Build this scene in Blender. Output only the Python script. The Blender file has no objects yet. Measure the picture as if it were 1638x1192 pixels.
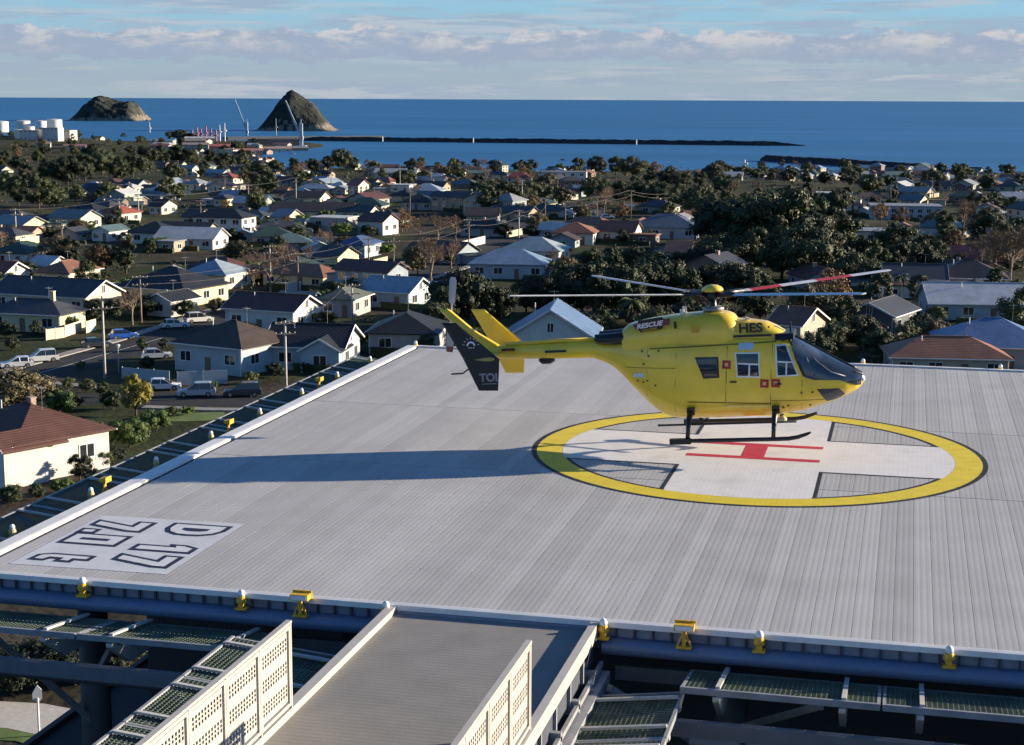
import bpy, math, random
import numpy as np
from mathutils import Vector, Matrix
random.seed(7); rng = np.random.default_rng(7)
R = math.radians
SC = bpy.context.scene
COL = SC.collection

# ------------------------------------------------------------------ camera
HC = 8.4                                    # camera height over the helideck (deck top is z = 0)
W_, H_, FPX, CX, CY = 1638, 1192, 2617.0, 819.0, 596.0
PITCH, ROLL, YAW = R(9.51), R(0.245), R(13.6)
fw = Vector((-math.sin(YAW)*math.cos(PITCH), math.cos(YAW)*math.cos(PITCH), -math.sin(PITCH)))
r0 = Vector((math.cos(YAW), math.sin(YAW), 0)); u0 = r0.cross(fw)
RT = r0*math.cos(ROLL) + u0*math.sin(ROLL); UP = u0*math.cos(ROLL) - r0*math.sin(ROLL)
f0 = Vector((-math.sin(YAW), math.cos(YAW), 0))
CAMP = Vector((0, 0, HC))
cd = bpy.data.cameras.new('camera'); cam = bpy.data.objects.new('camera', cd); COL.objects.link(cam)
cd.sensor_width = 36; cd.lens = FPX/W_*36; cd.clip_start = 0.5; cd.clip_end = 200000
cam.matrix_world = Matrix(((RT.x, UP.x, -fw.x, 0), (RT.y, UP.y, -fw.y, 0), (RT.z, UP.z, -fw.z, HC), (0, 0, 0, 1)))
SC.camera = cam

# ------------------------------------------------------------------ sky, sun, exposure
SUN_AZ, SUN_EL = R(26), R(12.6)             # azimuth counted from +X towards +Y
SC.view_settings.view_transform = 'Standard'; SC.view_settings.look = 'None'
SC.cycles.max_bounces = 3; SC.cycles.diffuse_bounces = 2; SC.cycles.glossy_bounces = 2; SC.cycles.transparent_max_bounces = 4; SC.cycles.caustics_reflective = False; SC.cycles.caustics_refractive = False
SC.cycles.use_adaptive_sampling = True; SC.cycles.adaptive_threshold = .03
SC.view_settings.exposure = 1.2; SC.view_settings.gamma = 1
world = bpy.data.worlds.new('World'); SC.world = world; world.use_nodes = True
def build_world():
    nt = world.node_tree; N = nt.nodes; L = nt.links; N.clear()
    out = N.new('ShaderNodeOutputWorld')
    sky = N.new('ShaderNodeTexSky'); sky.sky_type = 'NISHITA'; sky.sun_disc = False
    sky.sun_elevation = SUN_EL; sky.sun_rotation = R(90) - SUN_AZ
    sky.altitude = 60; sky.air_density = 1.0; sky.dust_density = 0.2; sky.ozone_density = 6.0
    bg = N.new('ShaderNodeBackground'); bg.inputs[1].default_value = 0.075
    L.new(sky.outputs[0], bg.inputs[0])
    tc = N.new('ShaderNodeTexCoord'); sx = N.new('ShaderNodeSeparateXYZ'); L.new(tc.outputs['Generated'], sx.inputs[0])
    def math_(op, a, b=None, c=None):
        n = N.new('ShaderNodeMath'); n.operation = op
        for i, q in enumerate((a, b, c)):
            if q is None: continue
            if isinstance(q, (int, float)): n.inputs[i].default_value = q
            else: L.new(q, n.inputs[i])
        return n.outputs[0]
    az = math_('ARCTAN2', sx.outputs[0], sx.outputs[1]); el = math_('ARCSINE', sx.outputs[2])
    def noise(saz, sel, scale, detail, rough, off=0.0, dist=0.0):
        cm = N.new('ShaderNodeCombineXYZ')
        L.new(math_('MULTIPLY', az, saz), cm.inputs[0]); L.new(math_('MULTIPLY', el, sel), cm.inputs[1]); cm.inputs[2].default_value = off
        n = N.new('ShaderNodeTexNoise'); n.inputs['Scale'].default_value = scale; n.inputs['Detail'].default_value = detail
        n.inputs['Roughness'].default_value = rough; n.inputs['Distortion'].default_value = dist
        L.new(cm.outputs[0], n.inputs['Vector']); return n.outputs[0]
    def ramp(x, lo, hi):
        n = N.new('ShaderNodeMapRange'); n.interpolation_type = 'SMOOTHSTEP'
        n.inputs['From Min'].default_value = lo; n.inputs['From Max'].default_value = hi
        L.new(x, n.inputs['Value']); return n.outputs[0]
    edeg = math_('MULTIPLY', el, 57.2958)
    # cumulus bank far out over the sea: flat bases near 1.25 deg, heads near 2.3 deg, all round the horizon
    wob = math_('MULTIPLY', math_('SUBTRACT', noise(14, 0, 1.0, 3, .5, 3.1), 0.5), 1.0)
    e2 = math_('ADD', math_('ADD', edeg, wob), math_('MULTIPLY', math_('SUBTRACT', noise(60, 0, 1.0, 4, .6, 8.2), .5), .7))
    bank = math_('MULTIPLY', ramp(e2, 1.0, 1.55), math_('SUBTRACT', 1.0, ramp(e2, 1.9, 2.6)))
    puff = noise(38, 120, 1.0, 8, .62, 1.7, .25)
    cov1 = ramp(math_('ADD', math_('MULTIPLY', bank, .42), math_('MULTIPLY', puff, .9)), .60, .74)
    # thin stratus streaks higher and lower
    st = noise(7, 75, 1.0, 6, .6, 9.3, .3)
    st2 = noise(11, 150, 1.0, 6, .65, 4.4, .4)
    cov2 = math_('MULTIPLY', ramp(math_('MAXIMUM', st, math_('MULTIPLY', st2, 1.0)), .44, .68), .80)
    # soft pale air low over the sea, fading out into the clear sky higher up
    haze = math_('SUBTRACT', 1.0, ramp(edeg, 1.5, 9.0))
    low = math_('SUBTRACT', 1.0, ramp(edeg, 4.0, 16.0))     # cloud lies low around the horizon, clear overhead
    cov2 = math_('MULTIPLY', cov2, low)
    def bgc(col, s=1.0):
        b = N.new('ShaderNodeBackground'); b.inputs[0].default_value = (*col, 1); b.inputs[1].default_value = s*.43; return b
    def mix(a, b, f):
        m = N.new('ShaderNodeMixShader'); L.new(f, m.inputs[0]); L.new(a.outputs[0], m.inputs[1]); L.new(b.outputs[0], m.inputs[2]); return m
    s1 = mix(bg, mix(bgc((.375, .475, .555)), bgc((.31, .585, .77)), ramp(edeg, 0.6, 3.6)), haze)
    s2 = mix(s1, mix(bgc((.36, .44, .57)), bgc((.52, .56, .62)), ramp(noise(16, 170, 1.0, 5, .6, 2.2, .3), .45, .6)), cov2)
    # cumulus: sunlit heads, blue-grey bases
    tone = ramp(noise(42, 110, 1.0, 7, .65, 5.5, .25), .42, .62)
    tone = math_('MULTIPLY', tone, ramp(e2, 1.25, 2.2))
    cl = mix(bgc((.35, .42, .55)), bgc((.70, .66, .66)), tone)
    s3 = mix(s2, cl, math_('MULTIPLY', cov1, .80))
    L.new(s3.outputs[0], out.inputs[0])
build_world()
sd = bpy.data.lights.new('sun', 'SUN'); sun = bpy.data.objects.new('sun', sd); COL.objects.link(sun)
sd.energy = 5.0; sd.angle = R(0.53); sd.color = (1.0, 0.85, 0.64)
tosun = Vector((math.cos(SUN_AZ)*math.cos(SUN_EL), math.sin(SUN_AZ)*math.cos(SUN_EL), math.sin(SUN_EL)))
sun.rotation_euler = tosun.to_track_quat('Z', 'Y').to_euler(); sun.location = tosun*200

# ------------------------------------------------------------------ materials
MATS = {}
def mat(name, col, rough=0.6, var=0.12, scale=3.0, bump=0.0, bscale=20.0, metal=0.0, spec=0.5, wave=None, objvar=0.0, coat=0.0, stretch=None, col2=None, f2=(.45,.62), world=False, hue=0.0):
    """procedural material: base colour with noise mottling, optional second colour in patches, bump, striped relief"""
    if name in MATS: return MATS[name]
    m = bpy.data.materials.new(name); m.use_nodes = True; MATS[name] = m
    nt = m.node_tree; N = nt.nodes; L = nt.links; b = N['Principled BSDF']
    b.inputs['Roughness'].default_value = rough; b.inputs['Metallic'].default_value = metal
    b.inputs['Specular IOR Level'].default_value = spec
    if coat: b.inputs['Coat Weight'].default_value = coat; b.inputs['Coat Roughness'].default_value = .08
    tc = N.new('ShaderNodeTexCoord'); src = tc.outputs['Object'] if not world else N.new('ShaderNodeNewGeometry').outputs['Position']
    if stretch:
        mp = N.new('ShaderNodeMapping'); mp.inputs['Scale'].default_value = stretch; L.new(src, mp.inputs[0]); src = mp.outputs[0]
    nz = N.new('ShaderNodeTexNoise'); nz.inputs['Scale'].default_value = scale; nz.inputs['Detail'].default_value = 5
    L.new(src, nz.inputs['Vector'])
    mr = N.new('ShaderNodeMapRange'); mr.inputs['From Min'].default_value = .3; mr.inputs['From Max'].default_value = .7
    mr.inputs['To Min'].default_value = 1-var; mr.inputs['To Max'].default_value = 1+var
    L.new(nz.outputs[0], mr.inputs[0]); fac = mr.outputs[0]
    if objvar:
        oi = N.new('ShaderNodeObjectInfo'); m2 = N.new('ShaderNodeMapRange')
        m2.inputs['To Min'].default_value = 1-objvar; m2.inputs['To Max'].default_value = 1+objvar
        L.new(oi.outputs['Random'], m2.inputs[0]); mm = N.new('ShaderNodeMath'); mm.operation = 'MULTIPLY'
        L.new(fac, mm.inputs[0]); L.new(m2.outputs[0], mm.inputs[1]); fac = mm.outputs[0]
    base = None
    if col2:
        n2 = N.new('ShaderNodeTexNoise'); n2.inputs['Scale'].default_value = scale*.37; n2.inputs['Detail'].default_value = 6
        L.new(src, n2.inputs['Vector']); r2 = N.new('ShaderNodeMapRange'); r2.interpolation_type = 'SMOOTHSTEP'
        r2.inputs['From Min'].default_value = f2[0]; r2.inputs['From Max'].default_value = f2[1]; 
        if hue:
            o3 = N.new('ShaderNodeObjectInfo'); h3 = N.new('ShaderNodeMath'); h3.operation = 'MULTIPLY_ADD'; h3.inputs[1].default_value = hue
            s3 = N.new('ShaderNodeMath'); s3.operation = 'SUBTRACT'; s3.inputs[1].default_value = .5; L.new(o3.outputs['Random'], s3.inputs[0]); L.new(s3.outputs[0], h3.inputs[0]); L.new(n2.outputs[0], h3.inputs[2]); L.new(h3.outputs[0], r2.inputs[0])
        else: L.new(n2.outputs[0], r2.inputs[0])
        mx = N.new('ShaderNodeMix'); mx.data_type = 'RGBA'; L.new(r2.outputs[0], mx.inputs[0])
        mx.inputs[6].default_value = (*col, 1); mx.inputs[7].default_value = (*col2, 1); base = mx.outputs[2]
    vm = N.new('ShaderNodeVectorMath'); vm.operation = 'SCALE'
    if base: L.new(base, vm.inputs[0])
    else: vm.inputs[0].default_value = col
    L.new(fac, vm.inputs['Scale']); L.new(vm.outputs[0], b.inputs['Base Color'])
    h = None
    if bump:
        nb = N.new('ShaderNodeTexNoise'); nb.inputs['Scale'].default_value = bscale; nb.inputs['Detail'].default_value = 4
        L.new(src, nb.inputs['Vector']); h = nb.outputs[0]; bs = bump
    if wave:
        axis, period, depth = wave
        wv = N.new('ShaderNodeTexWave'); wv.bands_direction = axis; wv.inputs['Scale'].default_value = 0.31416/period*2/2
        wv.inputs['Scale'].default_value = 2*math.pi/period/20.0
        L.new(tc.outputs['Object'], wv.inputs['Vector'])
        if h is None: h = wv.outputs['Fac']; bs = depth
        else:
            ad = N.new('ShaderNodeMath'); ad.operation = 'MULTIPLY_ADD'; ad.inputs[1].default_value = depth/bump
            L.new(wv.outputs['Fac'], ad.inputs[0]); L.new(h, ad.inputs[2]); h = ad.outputs[0]
    if h is not None:
        bp = N.new('ShaderNodeBump'); bp.inputs['Strength'].default_value = 1.0; bp.inputs['Distance'].default_value = bs
        L.new(h, bp.inputs['Height']); L.new(bp.outputs[0], b.inputs['Normal'])
    return m

def leafmat(name, col, col2, objvar=.3, trans=.15):
    if name in MATS: return MATS[name]
    m = mat(name, col, rough=.62, var=.4, scale=.55, objvar=objvar, spec=.3, col2=col2, f2=(.42, .6), hue=.3)
    m.node_tree.nodes['Principled BSDF'].inputs['Transmission Weight'].default_value = 0
    return m

# ------------------------------------------------------------------ mesh builder
class MB:
    def __init__(s): s.v = []; s.f = []; s.m = []
    def add(s, vs, fs, m=0):
        o = len(s.v); s.v += [tuple(p) for p in vs]; s.f += [tuple(i+o for i in f) for f in fs]; s.m += [m]*len(fs); return s
    def box(s, x0, x1, y0, y1, z0, z1, m=0, M=None):
        vs = [Vector((x, y, z)) for z in (z0, z1) for y in (y0, y1) for x in (x0, x1)]
        if M is not None: vs = [M @ p for p in vs]
        return s.add(vs, [(0,2,3,1), (4,5,7,6), (0,1,5,4), (2,6,7,3), (0,4,6,2), (1,3,7,5)], m)
    def bar(s, a, b, w, h=None, m=0, up=(0, 0, 1)):
        a = Vector(a); b = Vector(b); h = h or w; d = (b-a).normalized(); up = Vector(up)
        if abs(d.dot(up)) > .98: up = Vector((1, 0, 0))
        sx = d.cross(up).normalized()*w/2; sz = sx.cross(d).normalized()*h/2
        vs = [p+i*sx+j*sz for p in (a, b) for i, j in ((-1,-1), (1,-1), (1,1), (-1,1))]
        return s.add(vs, [(3,2,1,0), (4,5,6,7), (0,1,5,4), (1,2,6,5), (2,3,7,6), (3,0,4,7)], m)
    def tube(s, pts, r, n=8, m=0, cap=True):
        pts = [Vector(p) for p in pts]; k = len(pts); rr = r if isinstance(r, (list, tuple)) else [r]*k
        vs = []; prev = None
        for i, p in enumerate(pts):
            d = (pts[min(i+1, k-1)] - pts[max(i-1, 0)]).normalized()
            if prev is None:
                a = Vector((0, 0, 1)) if abs(d.z) < .9 else Vector((1, 0, 0)); x = d.cross(a).normalized()
            else: x = (prev - d*prev.dot(d)).normalized()
            prev = x; y = d.cross(x)
            vs += [p + (x*math.cos(2*math.pi*j/n) + y*math.sin(2*math.pi*j/n))*rr[i] for j in range(n)]
        fs = [(i*n+j, i*n+(j+1) % n, (i+1)*n+(j+1) % n, (i+1)*n+j) for i in range(k-1) for j in range(n)]
        if cap: fs += [tuple(range(n-1, -1, -1)), tuple(range((k-1)*n, k*n))]
        return s.add(vs, fs, m)
    def loft(s, rings, m=0, cap=True):
        n = len(rings[0]); k = len(rings); vs = [p for r in rings for p in r]
        fs = [(i*n+j, i*n+(j+1) % n, (i+1)*n+(j+1) % n, (i+1)*n+j) for i in range(k-1) for j in range(n)]
        if cap: fs += [tuple(range(n-1, -1, -1)), tuple(range((k-1)*n, k*n))]
        return s.add(vs, fs, m)
    def prism(s, poly, vec, m=0):
        poly = [Vector(p) for p in poly]; vec = Vector(vec); n = len(poly)
        return s.add(poly+[p+vec for p in poly], [tuple(range(n-1, -1, -1)), tuple(range(n, 2*n))] + [(i, (i+1) % n, (i+1) % n+n, i+n) for i in range(n)], m)
    def lathe(s, prof, n=16, m=0, c=(0, 0, 0)):
        vs = [(c[0]+r*math.cos(2*math.pi*j/n), c[1]+r*math.sin(2*math.pi*j/n), c[2]+z) for r, z in prof for j in range(n)]
        k = len(prof); fs = [(i*n+j, i*n+(j+1) % n, (i+1)*n+(j+1) % n, (i+1)*n+j) for i in range(k-1) for j in range(n)]
        fs += [tuple(range(n-1, -1, -1)), tuple(range((k-1)*n, k*n))]
        return s.add(vs, fs, m)
    def mesh(s, name, mats, smooth=False):
        me = bpy.data.meshes.new(name); me.from_pydata(s.v, [], s.f)
        for q in (mats if isinstance(mats, (list, tuple)) else [mats]): me.materials.append(q)
        if any(s.m): me.polygons.foreach_set('material_index', s.m)
        if smooth: me.polygons.foreach_set('use_smooth', [True]*len(s.f))
        me.update(); return me
    def build(s, name, mats, parent=None, smooth=False, loc=None, rot=None):
        return place(name, s.mesh(name, mats, smooth), parent, loc, rot)
def place(name, me, parent=None, loc=None, rot=None, scale=None):
    o = bpy.data.objects.new(name, me); COL.objects.link(o)
    if parent: o.parent = parent
    if loc is not None: o.location = loc
    if rot is not None: o.rotation_euler = rot
    if scale is not None: o.scale = scale
    return o
def smooth_angle(o, deg=40):
    me = o.data
    me.polygons.foreach_set('use_smooth', [True]*len(me.polygons))
    try: me.set_sharp_from_angle(angle=R(deg))
    except Exception: pass
    return o
LABELS = set()
def tag(o, label, cat, group=None):
    o['label'] = label; o['category'] = cat; LABELS.add(label)
    if group: o['group'] = group
    return o
def empty(name, loc=(0, 0, 0), rot=(0, 0, 0), scale=1.0):
    o = bpy.data.objects.new(name, None); COL.objects.link(o); o.location = loc; o.rotation_euler = rot
    o.scale = (scale,)*3 if isinstance(scale, (int, float)) else scale; o.empty_display_size = .3; return o
def structure(o): o['kind'] = 'structure'; return o
def stuff(o): o['kind'] = 'stuff'; return o
def copy_tree(o, parent=None, kids=None):
    c = o.copy(); COL.objects.link(c)
    if parent: c.parent = parent
    for ch in (kids if kids is not None else o.children): copy_tree(ch, c)
    return c
ORD = ['first', 'second', 'third', 'fourth', 'fifth', 'sixth', 'seventh', 'eighth', 'ninth', 'tenth', 'eleventh', 'twelfth', 'thirteenth', 'fourteenth']

# ------------------------------------------------------------------ ground shape and pixel -> place helpers
def sstep(a, b, x):
    t = min(1, max(0, (x-a)/(b-a))); return t*t*(3-2*t)
SEA = -53.6
def zt(l, d):
    z = np.interp(d, [-200, 420, 900, 1250, 1340, 1420, 1600], [-27.6, -27.6, -36, -45, -50, -57, -60])
    zl = np.interp(d, [-200, 420, 900, 1250, 1700, 2280, 2350], [-27.6, -27.6, -36, -45, -49.8, -51.0, -60])
    lim = -150 - 0.0*d
    k = sstep(-225, -290, l + 25*math.sin(d*.011)); z = z*(1-k) + zl*k
    z += 16*math.exp(-((l+640)/210)**2 - ((d-1850)/230)**2)
    if d > 330: z += 1.1*math.sin(l*.021+d*.013)*min(1, (d-330)/200)
    return z
def ld(p): return p[0]*r0.x+p[1]*r0.y, p[0]*f0.x+p[1]*f0.y
def wp(l, d, z=None): 
    p = r0*l + f0*d; return Vector((p.x, p.y, zt(l, d) if z is None else z))
def ray(x, y): return RT*((x-CX)/FPX) - UP*((y-CY)/FPX) + fw
def gp(x, y):
    """point of the terrain seen at photo pixel (x, y)"""
    dr = ray(x, y); z = -30.0
    for _ in range(25):
        t = (z-HC)/dr.z; p = CAMP + dr*t; l, d = ld(p); z = .5*z + .5*zt(l, min(d, 3000))
    return Vector((p.x, p.y, zt(l, d)))
def onz(x, y, z): dr = ray(x, y); return CAMP + dr*((z-HC)/dr.z)
def px(p):
    d = Vector(p)-CAMP; k = d.dot(fw); return CX+FPX*d.dot(RT)/k, CY-FPX*d.dot(UP)/k, FPX/k

# automatic wording: a look plus its place beside something one can find
MARKS = []
def where_label(look, x, y, minrank=0):
    c = sorted(MARKS, key=lambda m: (m[0]-x)**2+((m[1]-y)*2.2)**2)[minrank:minrank+34]
    for mx, my, s in c:
        dx, dy = x-mx, (y-my)*2.2
        rel = ('left of' if dx < 0 else 'right of') if abs(dx) > abs(dy) else ('behind' if dy < 0 else 'in front of')
        lb = f'{look} {rel} {s}'
        if lb not in LABELS and len(lb.split()) <= 16: return lb, None
    mx, my, s = c[0]; lb = f'{look} somewhere near {s}'
    return lb, lb

# ================================================================== THE SETTING
def build_terrain():
    ls = np.concatenate([np.arange(-1120, -140, 22), np.arange(-140, 150, 9), np.arange(150, 901, 22)])
    ds = np.concatenate([np.arange(-60, 420, 9), np.arange(420, 1300, 16), np.arange(1300, 2420, 24)])
    vs = [tuple(wp(l, d)) for d in ds for l in ls]; n = len(ls)
    fs = [(i*n+j, i*n+j+1, (i+1)*n+j+1, (i+1)*n+j) for i in range(len(ds)-1) for j in range(n-1)]
    m = MB(); m.add(vs, fs)
    g = mat('ground_grass', (.036, .044, .019), rough=.95, var=.45, scale=.12, col2=(.055, .046, .034), f2=(.46, .6), bump=.15, bscale=1.2, spec=.1)
    structure(m.build('ground', g, smooth=True))
build_terrain()
def build_sea():
    m = MB(); c = r0*0+f0*1000; S = 90000
    rings = [0, 1200, 3000, 8000, 25000, S]; 
    vs = []; n = 24
    for r in rings[1:]: vs += [(c.x+r*math.cos(2*math.pi*j/n), c.y+r*math.sin(2*math.pi*j/n), SEA) for j in range(n)]
    fs = [tuple(range(n))] + [(i*n+j, (i+1)*n+j, (i+1)*n+(j+1) % n, i*n+(j+1) % n) for i in range(len(rings)-2) for j in range(n)]
    m.add(vs, fs)
    w = mat('sea_water', (.012, .12, .275), rough=.5, var=.14, scale=.004, spec=.25, stretch=(.35, 1.6, 1), bump=1.6, bscale=.05, col2=(.02, .14, .32), f2=(.4, .65))
    structure(m.build('sea', w))
build_sea()

def island(name, prof, pxs, ybase, depth, seed, label):
    """steep sea stack: height profile across, rounded in depth, with gullies"""
    cxp = (pxs[0]+pxs[1])/2
    dr = ray(cxp, ybase); c = CAMP + dr*((SEA-HC)/dr.z); sc = px(c)[2]
    width = (pxs[1]-pxs[0])/sc; rs = np.random.default_rng(seed)
    ph = rs.uniform(0, 6.28, 24)
    nx, ny = 84, 56; vs = []
    for j in range(ny+1):
        for i in range(nx+1):
            u = i/nx; v = j/ny*2-1
            k = 0.0
            for q in range(6):
                k += math.sin(u*(7+9*q)+ph[q]*3+v*(3+4*q)+2*math.sin(v*5+ph[q+6]))*math.cos(v*(5+6*q)+ph[q+12])/(1.3+q)
            uu = min(1, max(0, u + .012*k))
            hgt = np.interp(uu, [p[0] for p in prof], [p[1] for p in prof])/sc
            env = max(0, 1-abs(v)**2.2)**.75
            rough = (1+.17*k*(1-.6*env))
            z = SEA - 3 + (hgt*env*rough + 3) if env > 0 else SEA-3
            p = c + r0*((u-.5)*width) + f0*(v*depth/2 + depth*.1)
            vs.append((p.x, p.y, z + (rs.uniform(-1, 1)*.6 if env > 0.05 else 0)))
    fs = [(j*(nx+1)+i, j*(nx+1)+i+1, (j+1)*(nx+1)+i+1, (j+1)*(nx+1)+i) for j in range(ny) for i in range(nx)]
    m = MB(); m.add(vs, fs)
    mt = mat('island_rock_scrub', (.034, .039, .034), rough=.95, var=.45, scale=.05, col2=(.085, .08, .072), f2=(.55, .68), bump=4, bscale=.05, spec=.1)
    rk = mat('bare_cliff_rock', (.17, .15, .125), rough=.95, var=.4, scale=.08, bump=3, bscale=.08, spec=.1)
    for i_, f_ in enumerate(fs):                                     # bare rock low down and on the steepest faces
        zc = sum(vs[j][2] for j in f_)/4 - SEA; zr = max(vs[j][2] for j in f_)-min(vs[j][2] for j in f_); uu_ = (f_[0] % (nx+1))/nx
        if (zc < 5+9*max(0, uu_-.45)*2 + 3*math.sin(f_[0]*.7) and zc > -2) or (zr > 7.5 and (f_[0]*7919) % 10 < 5): m.m[i_] = 1
    o = m.build(name, [mt, rk], smooth=False); tag(o, label, 'island'); return o
island('rocky_island', [(0, 0), (.06, 7), (.2, 27), (.3, 35), (.38, 37.5), (.5, 34), (.62, 30), (.72, 29), (.83, 30.5), (.9, 22), (.96, 10), (1, 0)], (116, 230), 193, 190, 3, 'low humped rocky island on the left horizon')
island('rocky_island', [(0, 0), (.08, 9), (.2, 30), (.3, 48), (.38, 60), (.44, 64), (.52, 58), (.6, 50), (.7, 42), (.78, 32), (.87, 16), (.94, 5), (1, 0)], (412, 537), 209, 130, 8, 'pointed cone-shaped rocky island behind the harbour crane')

def breakwater(x0, y0, x1, y1, hgt, wid, label, n=90, seed=1):
    a = onz(x0, y0, SEA); b = onz(x1, y1, SEA); d = (b-a); s = d.normalized().cross(Vector((0, 0, 1)))
    rs = np.random.default_rng(seed); rings = []
    for i in range(n+1):
        t = i/n; k = min(1, (1-t)*14+.15) * min(1, t*14+.3)
        p = a + d*t; h = (hgt+rs.uniform(-.5, .7))*k; w = wid*k*rs.uniform(.92, 1.08)
        rings.append([p-s*w+Vector((0, 0, -1.5)), p-s*w*.5+Vector((0, 0, h*.9)), p+s*w*.5+Vector((0, 0, h)), p+s*w+Vector((0, 0, -1.5))])
    m = MB(); m.loft(rings)
    return tag(m.build('breakwater', mat('breakwater_rock', (.045, .045, .048), rough=.95, var=.5, scale=.3, spec=.1)), label, 'breakwater')
breakwater(470, 225, 1288, 233.5, 6.0, 12, 'long dark main breakwater stretching across the bay', 130, 2)
breakwater(1218, 257, 1500, 274, 6.0, 10, 'shorter dark breakwater on the right beyond the trees', 60, 3)

# ================================================================== HELIDECK
XL, XR, YF, YB = -16.05, 9.35, 25.42, 52.85
alu = mat('aluminium_plank', (.435, .432, .43), rough=.7, var=.05, scale=.9, objvar=.085, spec=.12, col2=(.405, .40, .397), f2=(.42, .72), bump=.0004, bscale=30, world=True)
white_edge = mat('white_edge_paint', (.74, .735, .72), rough=.45, var=.07, scale=2.0)
dark_line = mat('dark_drain_gap', (.03, .033, .042), rough=.7)
fascia_m = mat('blue_grey_steel', (.12, .18, .30), rough=.42, var=.12, scale=1.5, stretch=(.4, 1, 1))
galv = mat('galvanised_steel', (.27, .28, .29), rough=.5, var=.15, scale=4)
galv_w = mat('pale_bracket_paint', (.48, .475, .44), rough=.5, var=.1, scale=4)
net_m = mat('green_net_wire', (.085, .118, .085), rough=.7, var=.3, scale=2)
deckroot = empty('helideck', ((XL+XR)/2, (YF+YB)/2, 0))
tag(deckroot, 'large pale grey ribbed aluminium rooftop helideck with painted landing circle', 'helideck')
D0 = Vector(deckroot.location)
def dk(mb, name, m, smooth=False, parent=deckroot):
    mb.v = [tuple(Vector(p)-D0) for p in mb.v]; o = mb.build(name, m, parent, smooth); return o
# planks: three rows, each plank an extruded profile with three raised ribs
NP = 79; PW = (XR-XL)/NP
def plank_mesh(length):
    prof = [(0.003, -.05), (0.003, 0)]
    for k in range(3):
        x = .003 + (PW-.006)*(k+.5)/3
        prof += [(x-.046, 0), (x-.018, .0010), (x+.018, .0010), (x+.046, 0)]
    prof += [(PW-.003, 0), (PW-.003, -.05)]
    m = MB(); n = len(prof)
    vs = [(x, y, z) for y in (0, length) for x, z in prof]
    m.add(vs, [(i, i+n, i+1+n, i+1)[::-1] for i in range(n-1)] + [tuple(range(n))])
    return m.mesh('plank', alu)
for y0, y1 in ((YF, 35.44), (35.47, 42.63), (42.66, YB)):
    me = plank_mesh(y1-y0)
    for i in range(NP):
        place('plank', me, deckroot, (XL+i*PW-D0.x, y0-D0.y, -.0015))
m = MB()                                             # carrier under the planks
m.box(XL+.02, XR-.02, YF+.02, YB-.02, -.30, -.063); dk(m, 'deck_pan', galv)
RIBW = ('X', PW/3, .0004)
def paint(name, col, var=.05):
    return mat(name, col, rough=.65, var=var*1.6, scale=2.6, wave=RIBW, col2=tuple(c*.8+.03 for c in col), f2=(.52, .78), spec=.15, world=True)
pw_ = paint('marking_white', (.70, .685, .68), .03); py_ = paint('marking_yellow', (.72, .56, .055)); pr_ = paint('marking_red', (.50, .045, .075)); pk_ = paint('marking_black', (.035, .036, .045), .2)
CCX, CCY = -3.36, 38.92
def annulus(r_in, r_out, z, n=120, a0=0, a1=2*math.pi):
    m = MB(); full = abs(a1-a0-2*math.pi) < 1e-6
    vs = [(CCX+r*math.cos(a0+(a1-a0)*i/n), CCY+r*math.sin(a0+(a1-a0)*i/n), z) for i in range(n+1) for r in (r_in, r_out)]
    m.add(vs, [(2*i, 2*i+1, 2*i+3, 2*i+2) for i in range(n)]); return m
dk(annulus(5.28, 5.40, .004), 'circle_border', pk_)
dk(annulus(4.66, 5.279, .004), 'yellow_circle', py_)
# white cross whose arms run to the circle, black outlines round the four bare quadrants
def arm_poly(hx, hy, r):
    pts = []
    def arc(a0, a1, k=14): return [(r*math.cos(a0+(a1-a0)*i/k), r*math.sin(a0+(a1-a0)*i/k)) for i in range(k+1)]
    ax, ay = math.asin(hy/r), math.acos(hx/r)
    pts += arc(-ax, ax) + [(hx, hy)] + arc(ay, math.pi-ay) + [(-hx, hy)] + arc(math.pi-ax, math.pi+ax) + [(-hx, -hy)] + arc(math.pi+ay, 2*math.pi-ay) + [(hx, -hy)]
    return pts
HX, HY, RI = 1.60, 1.74, 4.655
pts = arm_poly(HX, HY, RI); m = MB()
def tri_fan(mb, poly, z):                             # star-shaped about the centre
    n = len(poly); mb.add([(CCX, CCY, z)]+[(CCX+a, CCY+b, z) for a, b in poly], [(0, i+1, (i+1) % n+1) for i in range(n)])
tri_fan(m, pts, .004); dk(m, 'white_cross', pw_)
for sx in (1, -1):
    for sy in (1, -1):
        t = .09; m = MB(); ro = RI-.002; ri = ro-.085
        ax0 = math.atan2(HY+.002, math.sqrt(ro*ro-(HY+.002)**2)); ax1 = math.atan2(math.sqrt(ro*ro-(HX+.002)**2), HX+.002)
        k = 16; vs = []
        for i in range(k+1):
            a = ax0+(ax1-ax0)*i/k
            for r in (ri, ro): vs.append((CCX+sx*r*math.cos(a), CCY+sy*r*math.sin(a), .004))
        m.add(vs, [(2*i, 2*i+1, 2*i+3, 2*i+2) for i in range(k)])
        xa = HX+.002; ya = HY+.002; xe = ri*math.cos(ax0)-.02; ye = ri*math.sin(ax1)-.02
        q = lambda x, y: (CCX+sx*x, CCY+sy*y, .004)
        m.add([q(xa, ya), q(xe, ya), q(xe-.06, ya+t), q(xa+t, ya+t)], [(0, 1, 2, 3)])
        m.add([q(xa, ya), q(xa+t, ya+t), q(xa+t, ye-.06), q(xa, ye)], [(0, 1, 2, 3)])
        dk(m, 'quadrant_outline', pk_)
m = MB()
for y0, y1 in ((38.14, 38.42), (39.66, 39.94)): m.add([(-4.95, y0, .008), (-1.80, y0, .008), (-1.80, y1, .008), (-4.95, y1, .008)], [(0, 1, 2, 3)])
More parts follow.
